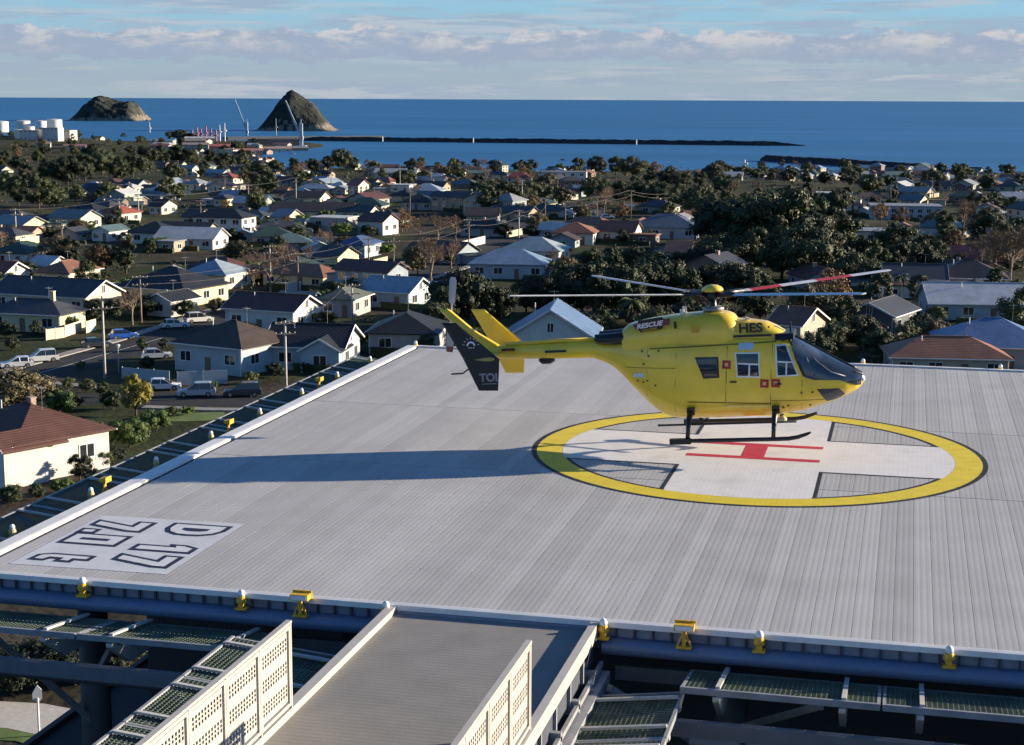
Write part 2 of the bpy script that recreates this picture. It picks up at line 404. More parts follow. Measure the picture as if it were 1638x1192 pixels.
m.add([(-3.66, 38.421, .008), (-3.12, 38.421, .008), (-3.12, 39.659, .008), (-3.66, 39.659, .008)], [(0, 1, 2, 3)])
dk(m, 'red_letter_h', pr_)
# load and size panel: reads D17 over 7.0t, turned a quarter
m = MB(); m.add([(-15.68, 25.86, .004), (-12.60, 25.94, .004), (-12.62, 29.56, .004), (-15.70, 29.46, .004)], [(0, 1, 2, 3)])
dk(m, 'marking_panel', paint('panel_white', (.56, .575, .62)))
pnav = paint('marking_navy', (.03, .035, .07), .15); pwl = paint('letter_white', (.60, .61, .65))
def offset_poly(p, e):
    n = len(p); out = []
    area = sum(p[i][0]*p[(i+1) % n][1]-p[(i+1) % n][0]*p[i][1] for i in range(n)); s = 1 if area > 0 else -1
    for i in range(n):
        a, b, c = Vector(p[i-1]), Vector(p[i]), Vector(p[(i+1) % n])
        d1 = (b-a).normalized(); d2 = (c-b).normalized(); n1 = Vector((d1.y, -d1.x))*s; n2 = Vector((d2.y, -d2.x))*s
        k = (n1+n2); k = k/max(.35, k.dot(n1)); out.append((b.x+k.x*e, b.y+k.y*e))
    return out
GL = {'7': [(0, 1.1), (.64, 1.1), (.64, .86), (.36, 0), (.08, 0), (.36, .84), (0, .84)], '1': [(.06, 1.1), (.34, 1.1), (.34, 0), (.06, 0), (.06, .72), (-.06, .66), (-.06, .86)],
      '0': [(0, 0), (.62, 0), (.62, 1.08), (0, 1.08)], '.': [(0, 0), (.2, 0), (.2, .26), (0, .26)],
      't': [(.16, 1.0), (.36, 1.0), (.36, .72), (.52, .72), (.52, .52), (.36, .52), (.36, .26), (.52, .2), (.52, 0), (.26, .02), (.16, .2)],
      'D': [(0, 0), (.34, 0), (.56, .1), (.70, .32), (.72, .55), (.70, .78), (.56, 1.0), (.34, 1.1), (0, 1.1)]}
HOLE = {'0': (.24, .24, .38, .84), 'D': (.26, .28, .46, .84)}
def glyph(ch, ystart, xbase):
    T = lambda u, v, z: (xbase+v, ystart-u, z)
    m = MB(); p = offset_poly(GL[ch], .08); m.add([T(u, v, .008) for u, v in p], [tuple(range(len(p)))]); dk(m, 'letter_outline', pnav)
    m = MB(); p = offset_poly(GL[ch], -.02); m.add([T(u, v, .012) for u, v in p], [tuple(range(len(p)))]); dk(m, 'letter_face', pwl)
    if ch in HOLE:
        a, b, c, d = HOLE[ch]; m = MB(); h = [(a, b), (c, b), (c, d), (a, d)] if ch == '0' else [(a, b), (.40, b+.02), (.47, .42), (.48, .55), (.47, .68), (.40, d-.02), (a, d)]
        m.add([T(u, v, .016) for u, v in h], [tuple(range(len(h)))]); dk(m, 'letter_counter', pnav)
for ch, y, x in (('D', 29.22, -13.93), ('1', 27.66, -13.93), ('7', 26.98, -13.93), ('7', 29.12, -15.5), ('.', 28.40, -15.5), ('0', 28.05, -15.48), ('t', 26.78, -15.42)): glyph(ch, y, x)
# dark perimeter drain, raised white edges
m = MB(); m.box(XL-.10, XL-.01, YF-.1, YB+.1, -.25, -.03); dk(m, 'drain_channel', dark_line)
m = MB(); m.box(XL, XR, YF-.094, YF-.01, -.25, -.03); dk(m, 'drain_channel', dark_line)
m = MB(); m.box(XL, XR, YB+.01, YB+.10, -.25, -.03); dk(m, 'drain_channel', dark_line)
m = MB(); pr = [(-16.16, -.02), (-16.16, .03), (-16.24, .045), (-16.52, .04), (-16.60, .0), (-16.60, -.16)]
m.loft([[Vector((x, y, z)) for x, z in pr] for y in (YF-.24, YB+.26)]); dk(m, 'edge_beam', white_edge)
m = MB(); pr = [(YF-.11, -.02), (YF-.11, .035), (YF-.15, .045), (YF-.25, .03), (YF-.26, -.06), (YF-.20, -.06)]
m.loft([[Vector((x, y, z)) for y, z in pr][::-1] for x in (-16.15, XR+.3)]); dk(m, 'edge_beam', white_edge)
m = MB(); m.box(-16.15, XR+.3, YB+.11, YB+.27, -.06, .05); dk(m, 'edge_beam', white_edge)
m = MB(); m.box(XR+.02, XR+.3, YF-.1, YB+.1, -.06, .05); dk(m, 'edge_beam', white_edge)
m = MB(); m.box(-16.5, XR+.2, YB+.28, YB+.34, -.62, -.04); dk(m, 'edge_fascia', mat('grey_fascia', (.2, .21, .23), rough=.6))
# front fascia: recessed panel, rows of short posts, rounded gutter beam; broken by the walkway
for xa, xb in ((-16.6, -8.32), (-4.55, XR+.3)):
    m = MB(); m.box(xa, xb, YF-.10, YF-.02, -.50, -.064); dk(m, 'fascia_panel', mat('recess_panel', (.22, .26, .34), rough=.6))
    m = MB(); y0 = YF-.12
    prof = [(y0+.02, -.26), (y0-.10, -.25), (y0-.19, -.28), (y0-.25, -.34), (y0-.25, -.42), (y0-.20, -.50), (y0-.08, -.54), (y0+.02, -.54)]
    m.loft([[Vector((x, y, z)) for y, z in prof][::-1] for x in (xa, xb)]); smooth_angle(dk(m, 'gutter_beam', fascia_m), 60)
    me = MB().box(-.017, .017, -.02, .02, -.20, 0).mesh('fascia_post', mat('dark_post', (.05, .06, .085), rough=.6))
    x = xa+.2
    while x < xb-.1:
        place('fascia_post', me, deckroot, (x-D0.x, YF-.14-D0.y, -.062)); x += .30
    m = MB(); m.box(xa, xb, YF-.16, YF-.12, -.085, -.062); dk(m, 'fascia_rail', mat('dark_post', (0, 0, 0)))

# ------------------------------------------------------------------ safety nets on brackets (local: x along, y outwards, frame at outer edge)
def net_mesh(wd, dp, lip=.20, name='netting'):
    m = MB(); s = .075; t = .014
    P = lambda u, v: Vector((u, -v, -.36 + lip*v/dp))
    k = int(wd/s)
    for i in range(k+1): m.bar(P(wd*i/k, 0), P(wd*i/k, dp), t, t)
    k2 = int(dp/s)
    for i in range(k2+1): m.bar(P(0, dp*i/k2), P(wd, dp*i/k2), t, t)
    return m.mesh(name, net_m)
def net_frame_mesh(wd, dp, lip=.20):
    m = MB(); P = lambda u, v: Vector((u, -v, -.36 + lip*v/dp - .02))
    for a, b, w, h in ((P(-.02, dp), P(wd+.02, dp), .05, .10), (P(0, 0), P(wd, 0), .04, .05), (P(0, 0), P(0, dp), .05, .06), (P(wd, 0), P(wd, dp), .05, .06)): m.bar(a, b, w, h)
    return m.mesh('net_frame', galv)
def bracket_mesh(dp, lip=.20):
    m = MB()
    m.prism([(-.05, .25, -.52), (-.05, -dp*.62, -.47), (-.05, -dp-.02, -.36+lip-.09), (-.05, -dp-.02, -.36+lip-.16), (-.05, -dp*.55, -.78), (-.05, .25, -.80)], (.10, 0, 0))
    m.bar((.02, .1, -.315), (.02, -dp*.98, -.315+lip), .07, .04)
    return m.mesh('net_bracket', galv_w)
netc = {}
def net(loc, rotz, wd, dp, label, group):
    k = (round(wd, 2), dp)
    if k not in netc: netc[k] = (net_mesh(wd, dp), net_frame_mesh(wd, dp), bracket_mesh(dp))
    o = empty('safety_net', loc, (0, 0, rotz)); tag(o, label, 'safety net', group)
    place('netting', netc[k][0], o); place('net_frame', netc[k][1], o)
    place('net_bracket', netc[k][2], o, (wd*.18, 0, 0)); place('net_bracket', netc[k][2], o, (wd*.82, 0, 0))
xs = [-16.3, -13.1, -9.9]
for i, x in enumerate(xs[:2]): net((x, YF-.40, -.25), 0, 3.12, 1.40, f'green safety net panel under the front gutter, {ORD[i]} from the left', 'front edge safety nets')
for i in range(4): net((-3.05+i*3.0, YF-.40, -.25), 0, 2.92, 1.40, f'green safety net panel right of the walkway, {ORD[i]} along the front gutter', 'front edge safety nets')
for i in range(9): net((-16.64, YF+3.0+i*3.12-.05, -.30), -math.pi/2, 3.05, 1.85, f'dark safety net panel along the left deck edge, {ORD[i]} from the front', 'left edge safety nets')
for i in range(3): net((-8.36, 24.0-i*1.95, -.20), -math.pi/2, 1.88, 2.15, f'slatted safety net left of the walkway, {ORD[i]} from the deck', 'walkway safety nets')
for i in range(2): net((-4.52, 22.1-i*1.95, -.45), math.pi/2, 1.88, 1.45, f'mesh safety net right of the walkway, {("farther" if i == 0 else "nearer")} of the two', 'walkway safety nets')

# ------------------------------------------------------------------ lights on the deck edge
amber = mat('amber_lamp_paint', (.72, .40, .03), rough=.4, var=.2, scale=12, bump=.002, bscale=60)
lens_m = mat('frosted_lens', (.82, .82, .80), rough=.2, spec=.6)
def mk_small():
    o = empty('perimeter_light')
    m = MB(); m.box(-.10, .10, -.07, .07, -.22, -.18); m.box(-.045, .045, -.05, .05, -.19, -.06); m.lathe([(.085, -.1), (.095, -.06), (.08, .0), (.06, .02)], 12); m.build('lamp_body', amber, o)
    m = MB(); m.lathe([(.062, .02), (.068, .06), (.05, .11), (.02, .13)], 12); m.build('lamp_lens', lens_m, o, True)
    m = MB(); m.tube([(0, 0, -.2), (0, .12, -.22), (0, .2, -.2)], .02, 6); m.build('conduit', mat('dark_post', (0, 0, 0)), o); return o
def mk_flood():
    o = empty('floodlight')
    m = MB(); m.box(-.16, .16, -.08, .10, .0, .10); m.box(-.17, .17, .09, .12, -.02, .13); m.build('lamp_housing', amber, o)
    m = MB(); m.box(-.14, .14, -.095, -.079, .012, .088); m.build('lamp_lens', lens_m, o)
    m = MB(); m.box(-.03, .03, -.03, .03, -.26, 0); m.box(-.12, .12, -.06, .06, -.30, -.26); m.bar((-.12, 0, -.28), (-.02, 0, -.05), .025); m.bar((.12, 0, -.28), (.02, 0, -.05), .025); m.build('lamp_stand', amber, o)
    return o
small = mk_small(); pale_body = [c for c in small.children if c.name.startswith('lamp_body')][0].data.copy(); pale_body.materials[0] = mat('faded_lamp_paint', (.50, .38, .16), rough=.5, var=.2, scale=12)
flood = mk_flood(); used = {'s': False, 'f': False}
def put(kind, loc, rz, label, cat, group):
    src = small if kind == 's' else flood
    o = src if not used[kind] else copy_tree(src); used[kind] = True
    o.location = loc; o.rotation_euler = (0, 0, rz); tag(o, label, cat, group)
    if loc[0] < -16.5 and kind == 'f':
        o.scale = (.8, .8, .8)
    if loc[0] < -16.5 and kind == 's':
        o.scale = (.8, .8, .8)
        for ch in o.children:
            if ch.name.startswith('lamp_body'): ch.data = pale_body
for i, x in enumerate((-13.79, -10.81, -8.22, -4.53, -2.02, .89, 3.9)):
    if i < 6: put('s', (x, YF-.33, -.02), 0, f'small amber perimeter light on the front edge, {ORD[i]} from the left', 'light', 'front edge perimeter lights')
for i, x in enumerate((-9.73, -3.21)): put('f', (x, YF-.36, .03), 0, 'amber floodlight on the front edge left of the walkway' if i == 0 else 'amber floodlight on the front edge right of the walkway', 'light', 'edge floodlights')
for i, y in enumerate((27.87, 31.05, 34.2, 37.29, 40.48, 43.62, 46.64, 49.79)): put('s', (-16.78, y, .05), -math.pi/2, f'small pale perimeter light on the left deck edge, {ORD[i]} from the front', 'light', 'left edge perimeter lights')
for i, y in enumerate((32.0, 38.77, 45.52)): put('f', (-16.95, y, .06), -math.pi/2, f'amber floodlight along the left deck edge, {ORD[i]} from the front', 'light', 'edge floodlights')
for i, x in enumerate((-16.3, -1.25, 3.0)): put('s', (x, YB+.42, .05), math.pi, ['small pale light on the far left corner of the deck', 'small pale light on the far deck edge above the helicopter nose', 'small pale light on the far deck edge by the orange roof'][i], 'light', 'far edge lights')
for i, x in enumerate((-13.0, -10.0, -7.0, -4.0, -1.0, 2.0, 5.0)): net((x+3, YB+.40, -.25), math.pi, 2.9, 1.3, f'safety net panel along the far deck edge, {ORD[i]} from the left', 'far edge safety nets')

# ------------------------------------------------------------------ walkway with kerbs and perforated balustrades
WZ = -.10; WX0, WX1 = -8.22, -4.62
wk = empty('walkway', (-6.42, 18.0, WZ)); tag(wk, 'grey non-slip walkway with white kerbs leading to the deck', 'walkway')
W0 = Vector(wk.location)
def wkp(mb, name, m): mb.v = [tuple(Vector(p)-W0) for p in mb.v]; return mb.build(name, m, wk)
m = MB(); m.box(WX0+.16, WX1-.13, 8.0, YF-.30, WZ-.25, WZ); wkp(m, 'walkway_floor', mat('walkway_grit', (.22, .212, .20), rough=.8, var=.09, scale=1.4, bump=.003, bscale=50, wave=('Y', .12, .0016)))
m = MB(); m.box(WX0+.16, WX1-.13, YF-.297, YF-.265, WZ-.2, -.065); wkp(m, 'step_riser', mat('recess_panel', (0, 0, 0)))
cream = mat('cream_paint', (.46, .43, .385), rough=.5, var=.07, scale=3)
m = MB(); m.box(WX0, WX0+.158, 8.0, YF-.28, WZ-.30, WZ+.11); wkp(m, 'kerb', cream)
m = MB(); m.box(WX1-.128, WX1, 8.0, YF-.28, WZ-.12, WZ+.12); wkp(m, 'kerb', cream)
m = MB(); m.box(WX1-.10, WX1-.05, 8.0, YF-.45, WZ-.52, WZ-.122); wkp(m, 'shaded_gap_panel', mat('dark_post', (0, 0, 0)))  # dark colour makes this panel read as a shaded gap below the kerb
m = MB(); m.box(WX1+.06, WX1+.12, 8.0, YF-.45, WZ-.55, WZ-.47); wkp(m, 'side_rail', galv)
for k in range(8):
    m = MB(); m.box(WX1-.045, WX1-.0, 23.9-k*1.0, 23.96-k*1.0, WZ-.5, WZ-.123); wkp(m, 'stiffener', galv)
def balustrade_panel(wd, hh):
    """frame plus a sheet with three rows of slots, built as strips around real openings (local: y along, z up)"""
    fr = MB(); t = .05
    fr.box(-.03, .03, 0, wd, hh-t, hh); fr.box(-.03, .03, 0, wd, .04, .04+t)
    fr.box(-.03, .03, 0, t, .04+t, hh-t); fr.box(-.03, .03, wd-t, wd, .04+t, hh-t)
    sh = MB(); a0, a1 = t+.03, wd-t-.03; z0, z1 = .04+t+.03, hh-t-.03
    x0, x1 = -.008, .008; rows = 3; band = (z1-z0)/rows; slot = band*.52
    sh.box(x0, x1, a0, a1, z0, z0+.06); cur = z0+.06
    for r in range(rows):
        zb = z0+r*band+.06+(band-.06-slot)*.3; zt_ = zb+slot
        if zb > cur+.002: sh.box(x0, x1, a0, a1, cur, zb)
        n = max(5, int((a1-a0)/.085)); pitch = (a1-a0)/n
        for i in range(n+1):
            c = a0+i*pitch; sh.box(x0, x1, max(a0, c-.018), min(a1, c+.018), zb, zt_)
        for q in (1, 2): sh.box(x0*.9, x1*.9, a0, a1, zb+slot*q/3-.008, zb+slot*q/3+.008)
        cur = zt_
    sh.box(x0, x1, a0, a1, cur, z1)
    return fr.mesh('panel_frame', cream), sh.mesh('perforated_sheet', cream)
bfr, bsh = balustrade_panel(1.06, 1.20)
def balustrade(x, label, n):
    o = empty('balustrade', (x, 20.42, WZ+.11)); tag(o, label, 'balustrade', 'walkway balustrades')
    for i in range(n):
        y = -(i+1)*1.10
        p = place('panel', bfr, o, (0, y, 0)); place('perforated_sheet', bsh, p)
        m = MB(); m.box(-.035, .035, y+1.06, y+1.10, 0, 1.22); m.build('post', cream, o)
    m = MB(); m.box(-.04, .04, -n*1.10, .005, 1.222, 1.262); m.build('top_rail', cream, o)
balustrade(-8.10, 'cream perforated metal balustrade on the left side of the walkway', 6)
balustrade(-4.69, 'cream perforated metal balustrade on the right side of the walkway', 6)

# ------------------------------------------------------------------ the building under the deck
GZ = -27.6
bl = empty('hospital_building', (-3.4, 38, GZ)); tag(bl, 'dark multi-storey hospital block underneath the helideck', 'building')
B0 = Vector(bl.location)
def blp(mb, name, m, parent=bl): mb.v = [tuple(Vector(p)-B0) for p in mb.v]; return mb.build(name, m, parent)
wallm = mat('hospital_wall', (.045, .045, .05), rough=.8, var=.12, scale=.5); roofm = mat('dark_roof_membrane', (.035, .037, .042), rough=.85, var=.25, scale=.6)
m = MB(); m.box(-17.2, 9.2, 29, 47, GZ, -4.9); m.box(-17.2, 12, -6, 28.99, GZ, -5.15); m.box(12.01, 22, -6, 50, GZ, -.9); m.box(-15.2, 9.1, 30.3, 46.9, -4.899, -.80); blp(m, 'wall', wallm)  # unseen right-hand block and infill under the deck added to keep sun out
m = MB(); m.box(-17.3, 12.1, -6.1, 29.4, -5.148, -5.0); blp(m, 'lower_roof', roofm)
m = MB(); m.box(-17.36, -17.21, -6.1, 47.1, -4.998, -4.80); blp(m, 'parapet', mat('dark_parapet', (.06, .063, .07), rough=.7))
for i in range(5):
    m = MB(); m.box(-17.23, -17.202, 30.5, 46, -8.2-i*3.6, -6.6-i*3.6); blp(m, 'window_band', mat('dark_glass', (.02, .025, .03), rough=.1, spec=.8))
for xc in (-14.6, -9.4, -2.6, 4.6, 8.6):
    for yc in (26.9, 48.0):
        m = MB(); m.tube([(xc, yc, -5.0), (xc, yc, -.75)], .28, 16); blp(m, 'column', mat('column_paint', (.09, .092, .10), rough=.6)).data.polygons.foreach_set('use_smooth', [True]*18)
for yc in (26.2, 30.0, 36, 42, 48, 51.5):
    m = MB(); m.box(-15.6, 9.2, yc-.12, yc+.12, -.74, -.302); blp(m, 'deck_beam', mat('deck_beam_paint', (.25, .26, .28), rough=.6))
for xc in (-15, -9.4, -2.6, 4.6): 
    m = MB(); m.box(xc-.12, xc+.12, 26.33, 29.87, -.72, -.304); blp(m, 'deck_beam', mat('deck_beam_paint', (0, 0, 0)))
for zc, yc, r in ((-1.55, 24.4, .11), (-2.0, 24.0, .08)):
    m = MB(); m.tube([(-3.0, yc, zc), (9.0, yc, zc)], r, 12); blp(m, 'service_pipe', mat('pipe_pale_grey', (.26, .265, .275), rough=.4))
    for k in range(6):
        m = MB(); m.tube([(-2.2+k*1.9, yc, zc), (-2.12+k*1.9, yc, zc)], r+.02, 12); blp(m, 'pipe_clamp', mat('dark_post', (0, 0, 0)))
m = MB(); m.tube([(-16.5, 25.2, -1.75), (-9.0, 25.2, -1.75)], .13, 12); blp(m, 'service_pipe', mat('pipe_grey', (.10, .102, .11), rough=.4))
for k in range(4):
    m = MB(); m.box(-1.5+k*2.3, -.4+k*2.3, 24.0, 24.9, -4.95, -4.2+.2*(k % 2)); blp(m, 'roof_vent', mat('vent_paint', (.30, .29, .26), rough=.6))
for a, b, w, h in (((-10.2, 22.8, -1.1), (-8.5, 24.6, -1.0), .22, .35), ((-11.5, 21.0, -2.2), (-8.6, 21.0, -2.2), .2, .3), ((-8.4, 18, -.9), (-8.4, 25, -.9), .15, .5), ((-4.45, 18, -.95), (-4.45, 24.9, -.95), .15, .5)):
    m = MB(); m.bar(a, b, w, h); blp(m, 'walkway_girder', mat('deck_beam_paint', (0, 0, 0)))
for a_, b_ in (((-15.8, 24.9, -.8), (-14.6, 26.7, -3.2)), ((-12.9, 24.6, -.75), (-14.5, 26.7, -2.4)), ((-11.0, 24.4, -.75), (-9.5, 26.7, -2.6)), ((-8.6, 24.6, -.8), (-9.4, 26.7, -2.0)), ((-4.3, 24.4, -.8), (-2.7, 26.7, -2.8)), ((-1.0, 24.3, -.75), (-2.5, 26.7, -2.2)), ((2.2, 24.4, -.75), (4.5, 26.7, -2.8)), ((5.6, 24.4, -.75), (4.7, 26.7, -2.2)), ((-10.3, 18.5, -.9), (-8.5, 20.4, -2.2)), ((-3.0, 20.5, -.9), (-4.4, 22.5, -2.2))):
    m = MB(); m.bar(a_, b_, .10, .12); blp(m, 'steel_brace', galv)
for yc in (25.6, 23.4):
    m = MB(); m.bar((-16.8, yc, -.95), (-8.5, yc, -.95), .14, .24); blp(m, 'steel_beam', mat('steel_beam_grey', (.16, .165, .175), rough=.55))
    m = MB(); m.bar((-4.4, yc, -.95), (9.4, yc, -.95), .14, .24); blp(m, 'steel_beam', mat('steel_beam_grey', (0, 0, 0)))
for k in range(5):
    m = MB(); m.bar((-8.3, 24.3-k*1.3, -.62), (-4.5, 24.3-k*1.3, -.62), .1, .22); blp(m, 'walkway_joist', mat('deck_beam_paint', (0, 0, 0)))

# ================================================================== HELICOPTER (local: x forward, z up from the skids; root carries the nose-up attitude)
HPIT = R(4.4); HP = (-4.0, 39.0, .47)
def loc(x, z):
    a, b = x-HP[0], z-HP[2]; return math.cos(HPIT)*a+math.sin(HPIT)*b, -math.sin(HPIT)*a+math.cos(HPIT)*b
heli = empty('helicopter', HP, (0, -HPIT, 0))
tag(heli, 'yellow rescue helicopter hovering just above the painted H', 'helicopter')
hy = mat('heli_yellow', (.86, .60, .04), rough=.30, var=.07, scale=2.2, spec=.5, coat=.5, col2=(.77, .52, .045), f2=(.45, .7), bump=.004, bscale=1.6)
hk = mat('heli_black', (.012, .012, .014), rough=.35, var=.1, spec=.5)
hg = mat('heli_glass', (.014, .02, .03), rough=.03, var=.2, scale=2.0, spec=.9)
hw = mat('heli_white', (.78, .78, .76), rough=.4)
hr = mat('heli_red', (.42, .025, .015), rough=.4)
hgr = mat('heli_grey', (.30, .30, .31), rough=.45, metal=.3)
hseam = mat('heli_seam', (.20, .13, .015), rough=.6)
def table(pts, zi=True):
    q = sorted(loc(*p) for p in pts); return [a for a, _ in q], [b for _, b in q]
TOP = table([(-.86, 1.97), (-.92, 2.06), (-1.05, 2.13), (-1.35, 2.26), (-1.9, 2.54), (-2.35, 2.77), (-2.6, 2.88), (-2.9, 2.95), (-3.5, 2.98), (-5, 2.93), (-6.0, 2.86), (-6.5, 2.72), (-7.0, 2.60), (-7.35, 2.56)])
BOT = table([(-.86, 1.9), (-.90, 1.78), (-1.01, 1.66), (-1.2, 1.54), (-1.54, 1.36), (-2.2, 1.12), (-2.93, .96), (-4.27, .83), (-5.1, .78), (-5.4, .80), (-5.65, .90), (-5.9, 1.08), (-6.3, 1.46), (-6.7, 1.84), (-7.0, 2.03), (-7.35, 2.13)])
WID = ([loc(x, 1.9)[0] for x in (-7.35, -7.0, -6.6, -6.2, -5.8, -5.2, -3.0, -2.5, -2.0, -1.6, -1.3, -1.05, -.95, -.86)], [.23, .33, .50, .64, .74, .80, .80, .78, .70, .60, .48, .32, .20, .07])
X0, X1 = loc(-7.35, 2.3)[0], loc(-.86, 1.94)[0]
def sec(x):
    zt_, zb, w = np.interp(x, *TOP), np.interp(x, *BOT), np.interp(x, *WID)
    n = np.interp(x, [-3.2, -2.0, 1.2, 2.4, 3.2], [2.2, 2.9, 3.0, 2.5, 2.0]); return (zt_+zb)/2, (zt_-zb)/2, w, n
def spt(x, th, off=0.0):
    zc, h, w, n = sec(x); c, s_ = math.cos(th), math.sin(th)
    return Vector((x, (w+off)*math.copysign(abs(c)**(2/n), c), zc+(h+off)*math.copysign(abs(s_)**(2/n), s_)))
def sidey(x, z, off=0.0):
    zc, h, w, n = sec(x); t = min(.999, abs((z-zc)/h)); return (w*(1-t**n)**(1/n))+off
xsb = list(np.linspace(X0, X1-.5, 46)) + [X1-.5+.5*(1-(1-t)**2) for t in np.linspace(.06, 1, 14)]
NB = 44
m = MB(); m.loft([[spt(x, 2*math.pi*j/NB) for j in range(NB)] for x in xsb]); smooth_angle(m.build('fuselage', hy, heli), 50)
def patch(poly, side=-1, off=.006, cols=18, rows=6, mb=None, th=0.0, m=0):
    """sheet lying on the fuselage side, outlined by a polygon in (x, z) given in photo-plane metres"""
    P = [loc(*p) for p in poly]; xs_ = sorted(set([round(p[0], 4) for p in P])); a, b = xs_[0]+1e-4, xs_[-1]-1e-4
    g = sorted(set(list(np.linspace(a, b, cols+1)) + [min(b, max(a, x)) for x in xs_])); mb = mb or MB()
    vs = []
    for x in g:
        zz = []
        for i in range(len(P)):
            p, q = P[i], P[(i+1) % len(P)]
            if (p[0]-x)*(q[0]-x) <= 0 and abs(p[0]-q[0]) > 1e-9: zz.append(p[1]+(q[1]-p[1])*(x-p[0])/(q[0]-p[0]))
        z0, z1 = min(zz), max(zz)
        for k in range(rows+1):
            z = z0+(z1-z0)*k/rows; vs.append((x, side*sidey(x, z, off), z))
    n = rows+1; fs = [(i*n+k, (i+1)*n+k, (i+1)*n+k+1, i*n+k+1) for i in range(len(g)-1) for k in range(rows)]
    if side > 0: fs = [f[::-1] for f in fs]
    mb.add(vs, fs, m); return mb
def shrink(poly, k):
    cx = sum(p[0] for p in poly)/len(poly); cz = sum(p[1] for p in poly)/len(poly); 
    return [(cx+(p[0]-cx)*(1-k/max(.05, abs(p[0]-cx))) , cz+(p[1]-cz)*(1-k/max(.05, abs(p[1]-cz)))) for p in poly]
wins = {'rear_window': [(-4.80, 2.37), (-4.24, 2.40), (-4.20, 1.91), (-4.57, 1.87)], 'door_window': [(-3.86, 2.52), (-3.28, 2.55), (-3.24, 1.95), (-3.80, 1.94)], 'cockpit_window': [(-2.93, 2.73), (-2.66, 2.75), (-2.36, 2.03), (-2.87, 1.99)]}
for side in (-1, 1):
    for nm, poly in wins.items():
        fr = patch(poly, side, .006).build(nm, hk if nm == 'rear_window' else hw, heli, True)
        patch(shrink(poly, .035), side, .011).build('pane', hg, fr, True)
        if nm != 'rear_window':
            a = (poly[0][0]+poly[1][0])/2; zl = poly[2][1]; zm = zl+.30
            xr = -3.26 if nm == 'door_window' else -2.44
            patch([(poly[3][0]+.02, zm), (xr, zm), (xr, zm+.035), (poly[3][0]+.02, zm+.035)], side, .015, rows=1).build('window_bar', hw, fr)
            xm = -3.52 if nm == 'door_window' else -2.66
            patch([(xm, zl+.02), (xm+.035, zl+.02), (xm+.035, zm), (xm, zm)], side, .015, cols=2, rows=3).build('window_bar', hw, fr)
    # doors: seam lines, handles, rails
    m = MB()
    for xa, za, zb in ((-4.05, 1.33, 2.66), (-3.0, 1.30, 2.75)): patch([(xa, za), (xa+.022, za), (xa+.022, zb), (xa, zb)], side, .005, 2, 6, m)
    patch([(-4.95, 1.27), (-2.98, 1.32), (-2.98, 1.345), (-4.95, 1.295)], side, .005, 16, 1, m); patch([(-5.9, 2.50), (-2.75, 2.80), (-2.75, 2.83), (-5.9, 2.53)], side, .006, 16, 1, m)
    for xa, za, zb in ((-5.25, 1.0, 2.45), (-5.95, 1.35, 2.5), (-2.28, 1.2, 1.95)): patch([(xa, za), (xa+.014, za), (xa+.014, zb), (xa, zb)], side, .004, 2, 8, m)
    patch([(-6.5, 2.02), (-5.25, 2.08), (-5.25, 2.094), (-6.5, 2.034)], side, .004, 10, 1, m); patch([(-2.98, 1.40), (-1.6, 1.46), (-1.6, 1.474), (-2.98, 1.414)], side, .004, 10, 1, m)
    m.build('door_seam', hseam, heli)
    patch([(-4.10, 1.20), (-3.05, 1.25), (-3.05, 1.29), (-4.10, 1.24)], side, .02, 10, 1).build('door_rail', mat('heli_rail', (.85, .68, .2), rough=.3), heli)
    for xa, za in ((-3.95, 1.80), (-2.90, 1.80)): patch([(xa, za), (xa+.16, za+.01), (xa+.16, za+.05), (xa, za+.04)], side, .02, 2, 1).build('door_handle', hk, heli)
    # rescue stickers: red frames with yellow middles
    for xa, za in ((-4.14, 2.13), (-3.24, 1.72), (-2.98, 1.74)):
        st = patch([(xa, za), (xa+.20, za), (xa+.20, za+.20), (xa, za+.20)], side, .009, 3, 3).build('rescue_sticker', hr, heli)
        patch([(xa+.06, za+.06), (xa+.14, za+.06), (xa+.14, za+.14), (xa+.06, za+.14)], side, .013, 2, 2).build('sticker_centre', mat('sticker_pale', (.78, .50, .22)), st)
    patch([(-3.78, 2.58), (-3.43, 2.60), (-3.43, 2.76), (-3.78, 2.74)], side, .010, 4, 3).build('door_sticker', mat('sticker_blue', (.42, .55, .68)), heli)
    patch([(-6.28, 1.80), (-6.02, 1.82), (-6.02, 1.92), (-6.28, 1.90)], side, .010, 4, 2).build('small_label', mat('sticker_white', (.6, .68, .68)), heli)
    m = MB()
    for xa, za in ((-5.95, 1.72), (-5.75, 1.62), (-5.93, 2.32), (-6.05, 2.12), (-2.3, 1.60), (-2.05, 1.62), (-2.1, 1.28), (-2.6, 1.27), (-6.32, 2.48), (-6.1, 2.42), (-5.7, 2.45), (-2.72, 1.22), (-6.2, 1.70), (-6.05, 1.68)): patch([(xa, za), (xa+.045, za), (xa+.045, za+.05), (xa, za+.05)], side, .008, 1, 1, m)
    stuff(m.build('fasteners', mat('heli_fastener', (.12, .075, .01), rough=.6), heli))
    patch([(-1.93, 1.72), (-1.42, 1.74), (-1.28, 1.58), (-1.42, 1.47), (-1.70, 1.40)], side, .006, 14, 5).build('chin_window', hg, heli, True)
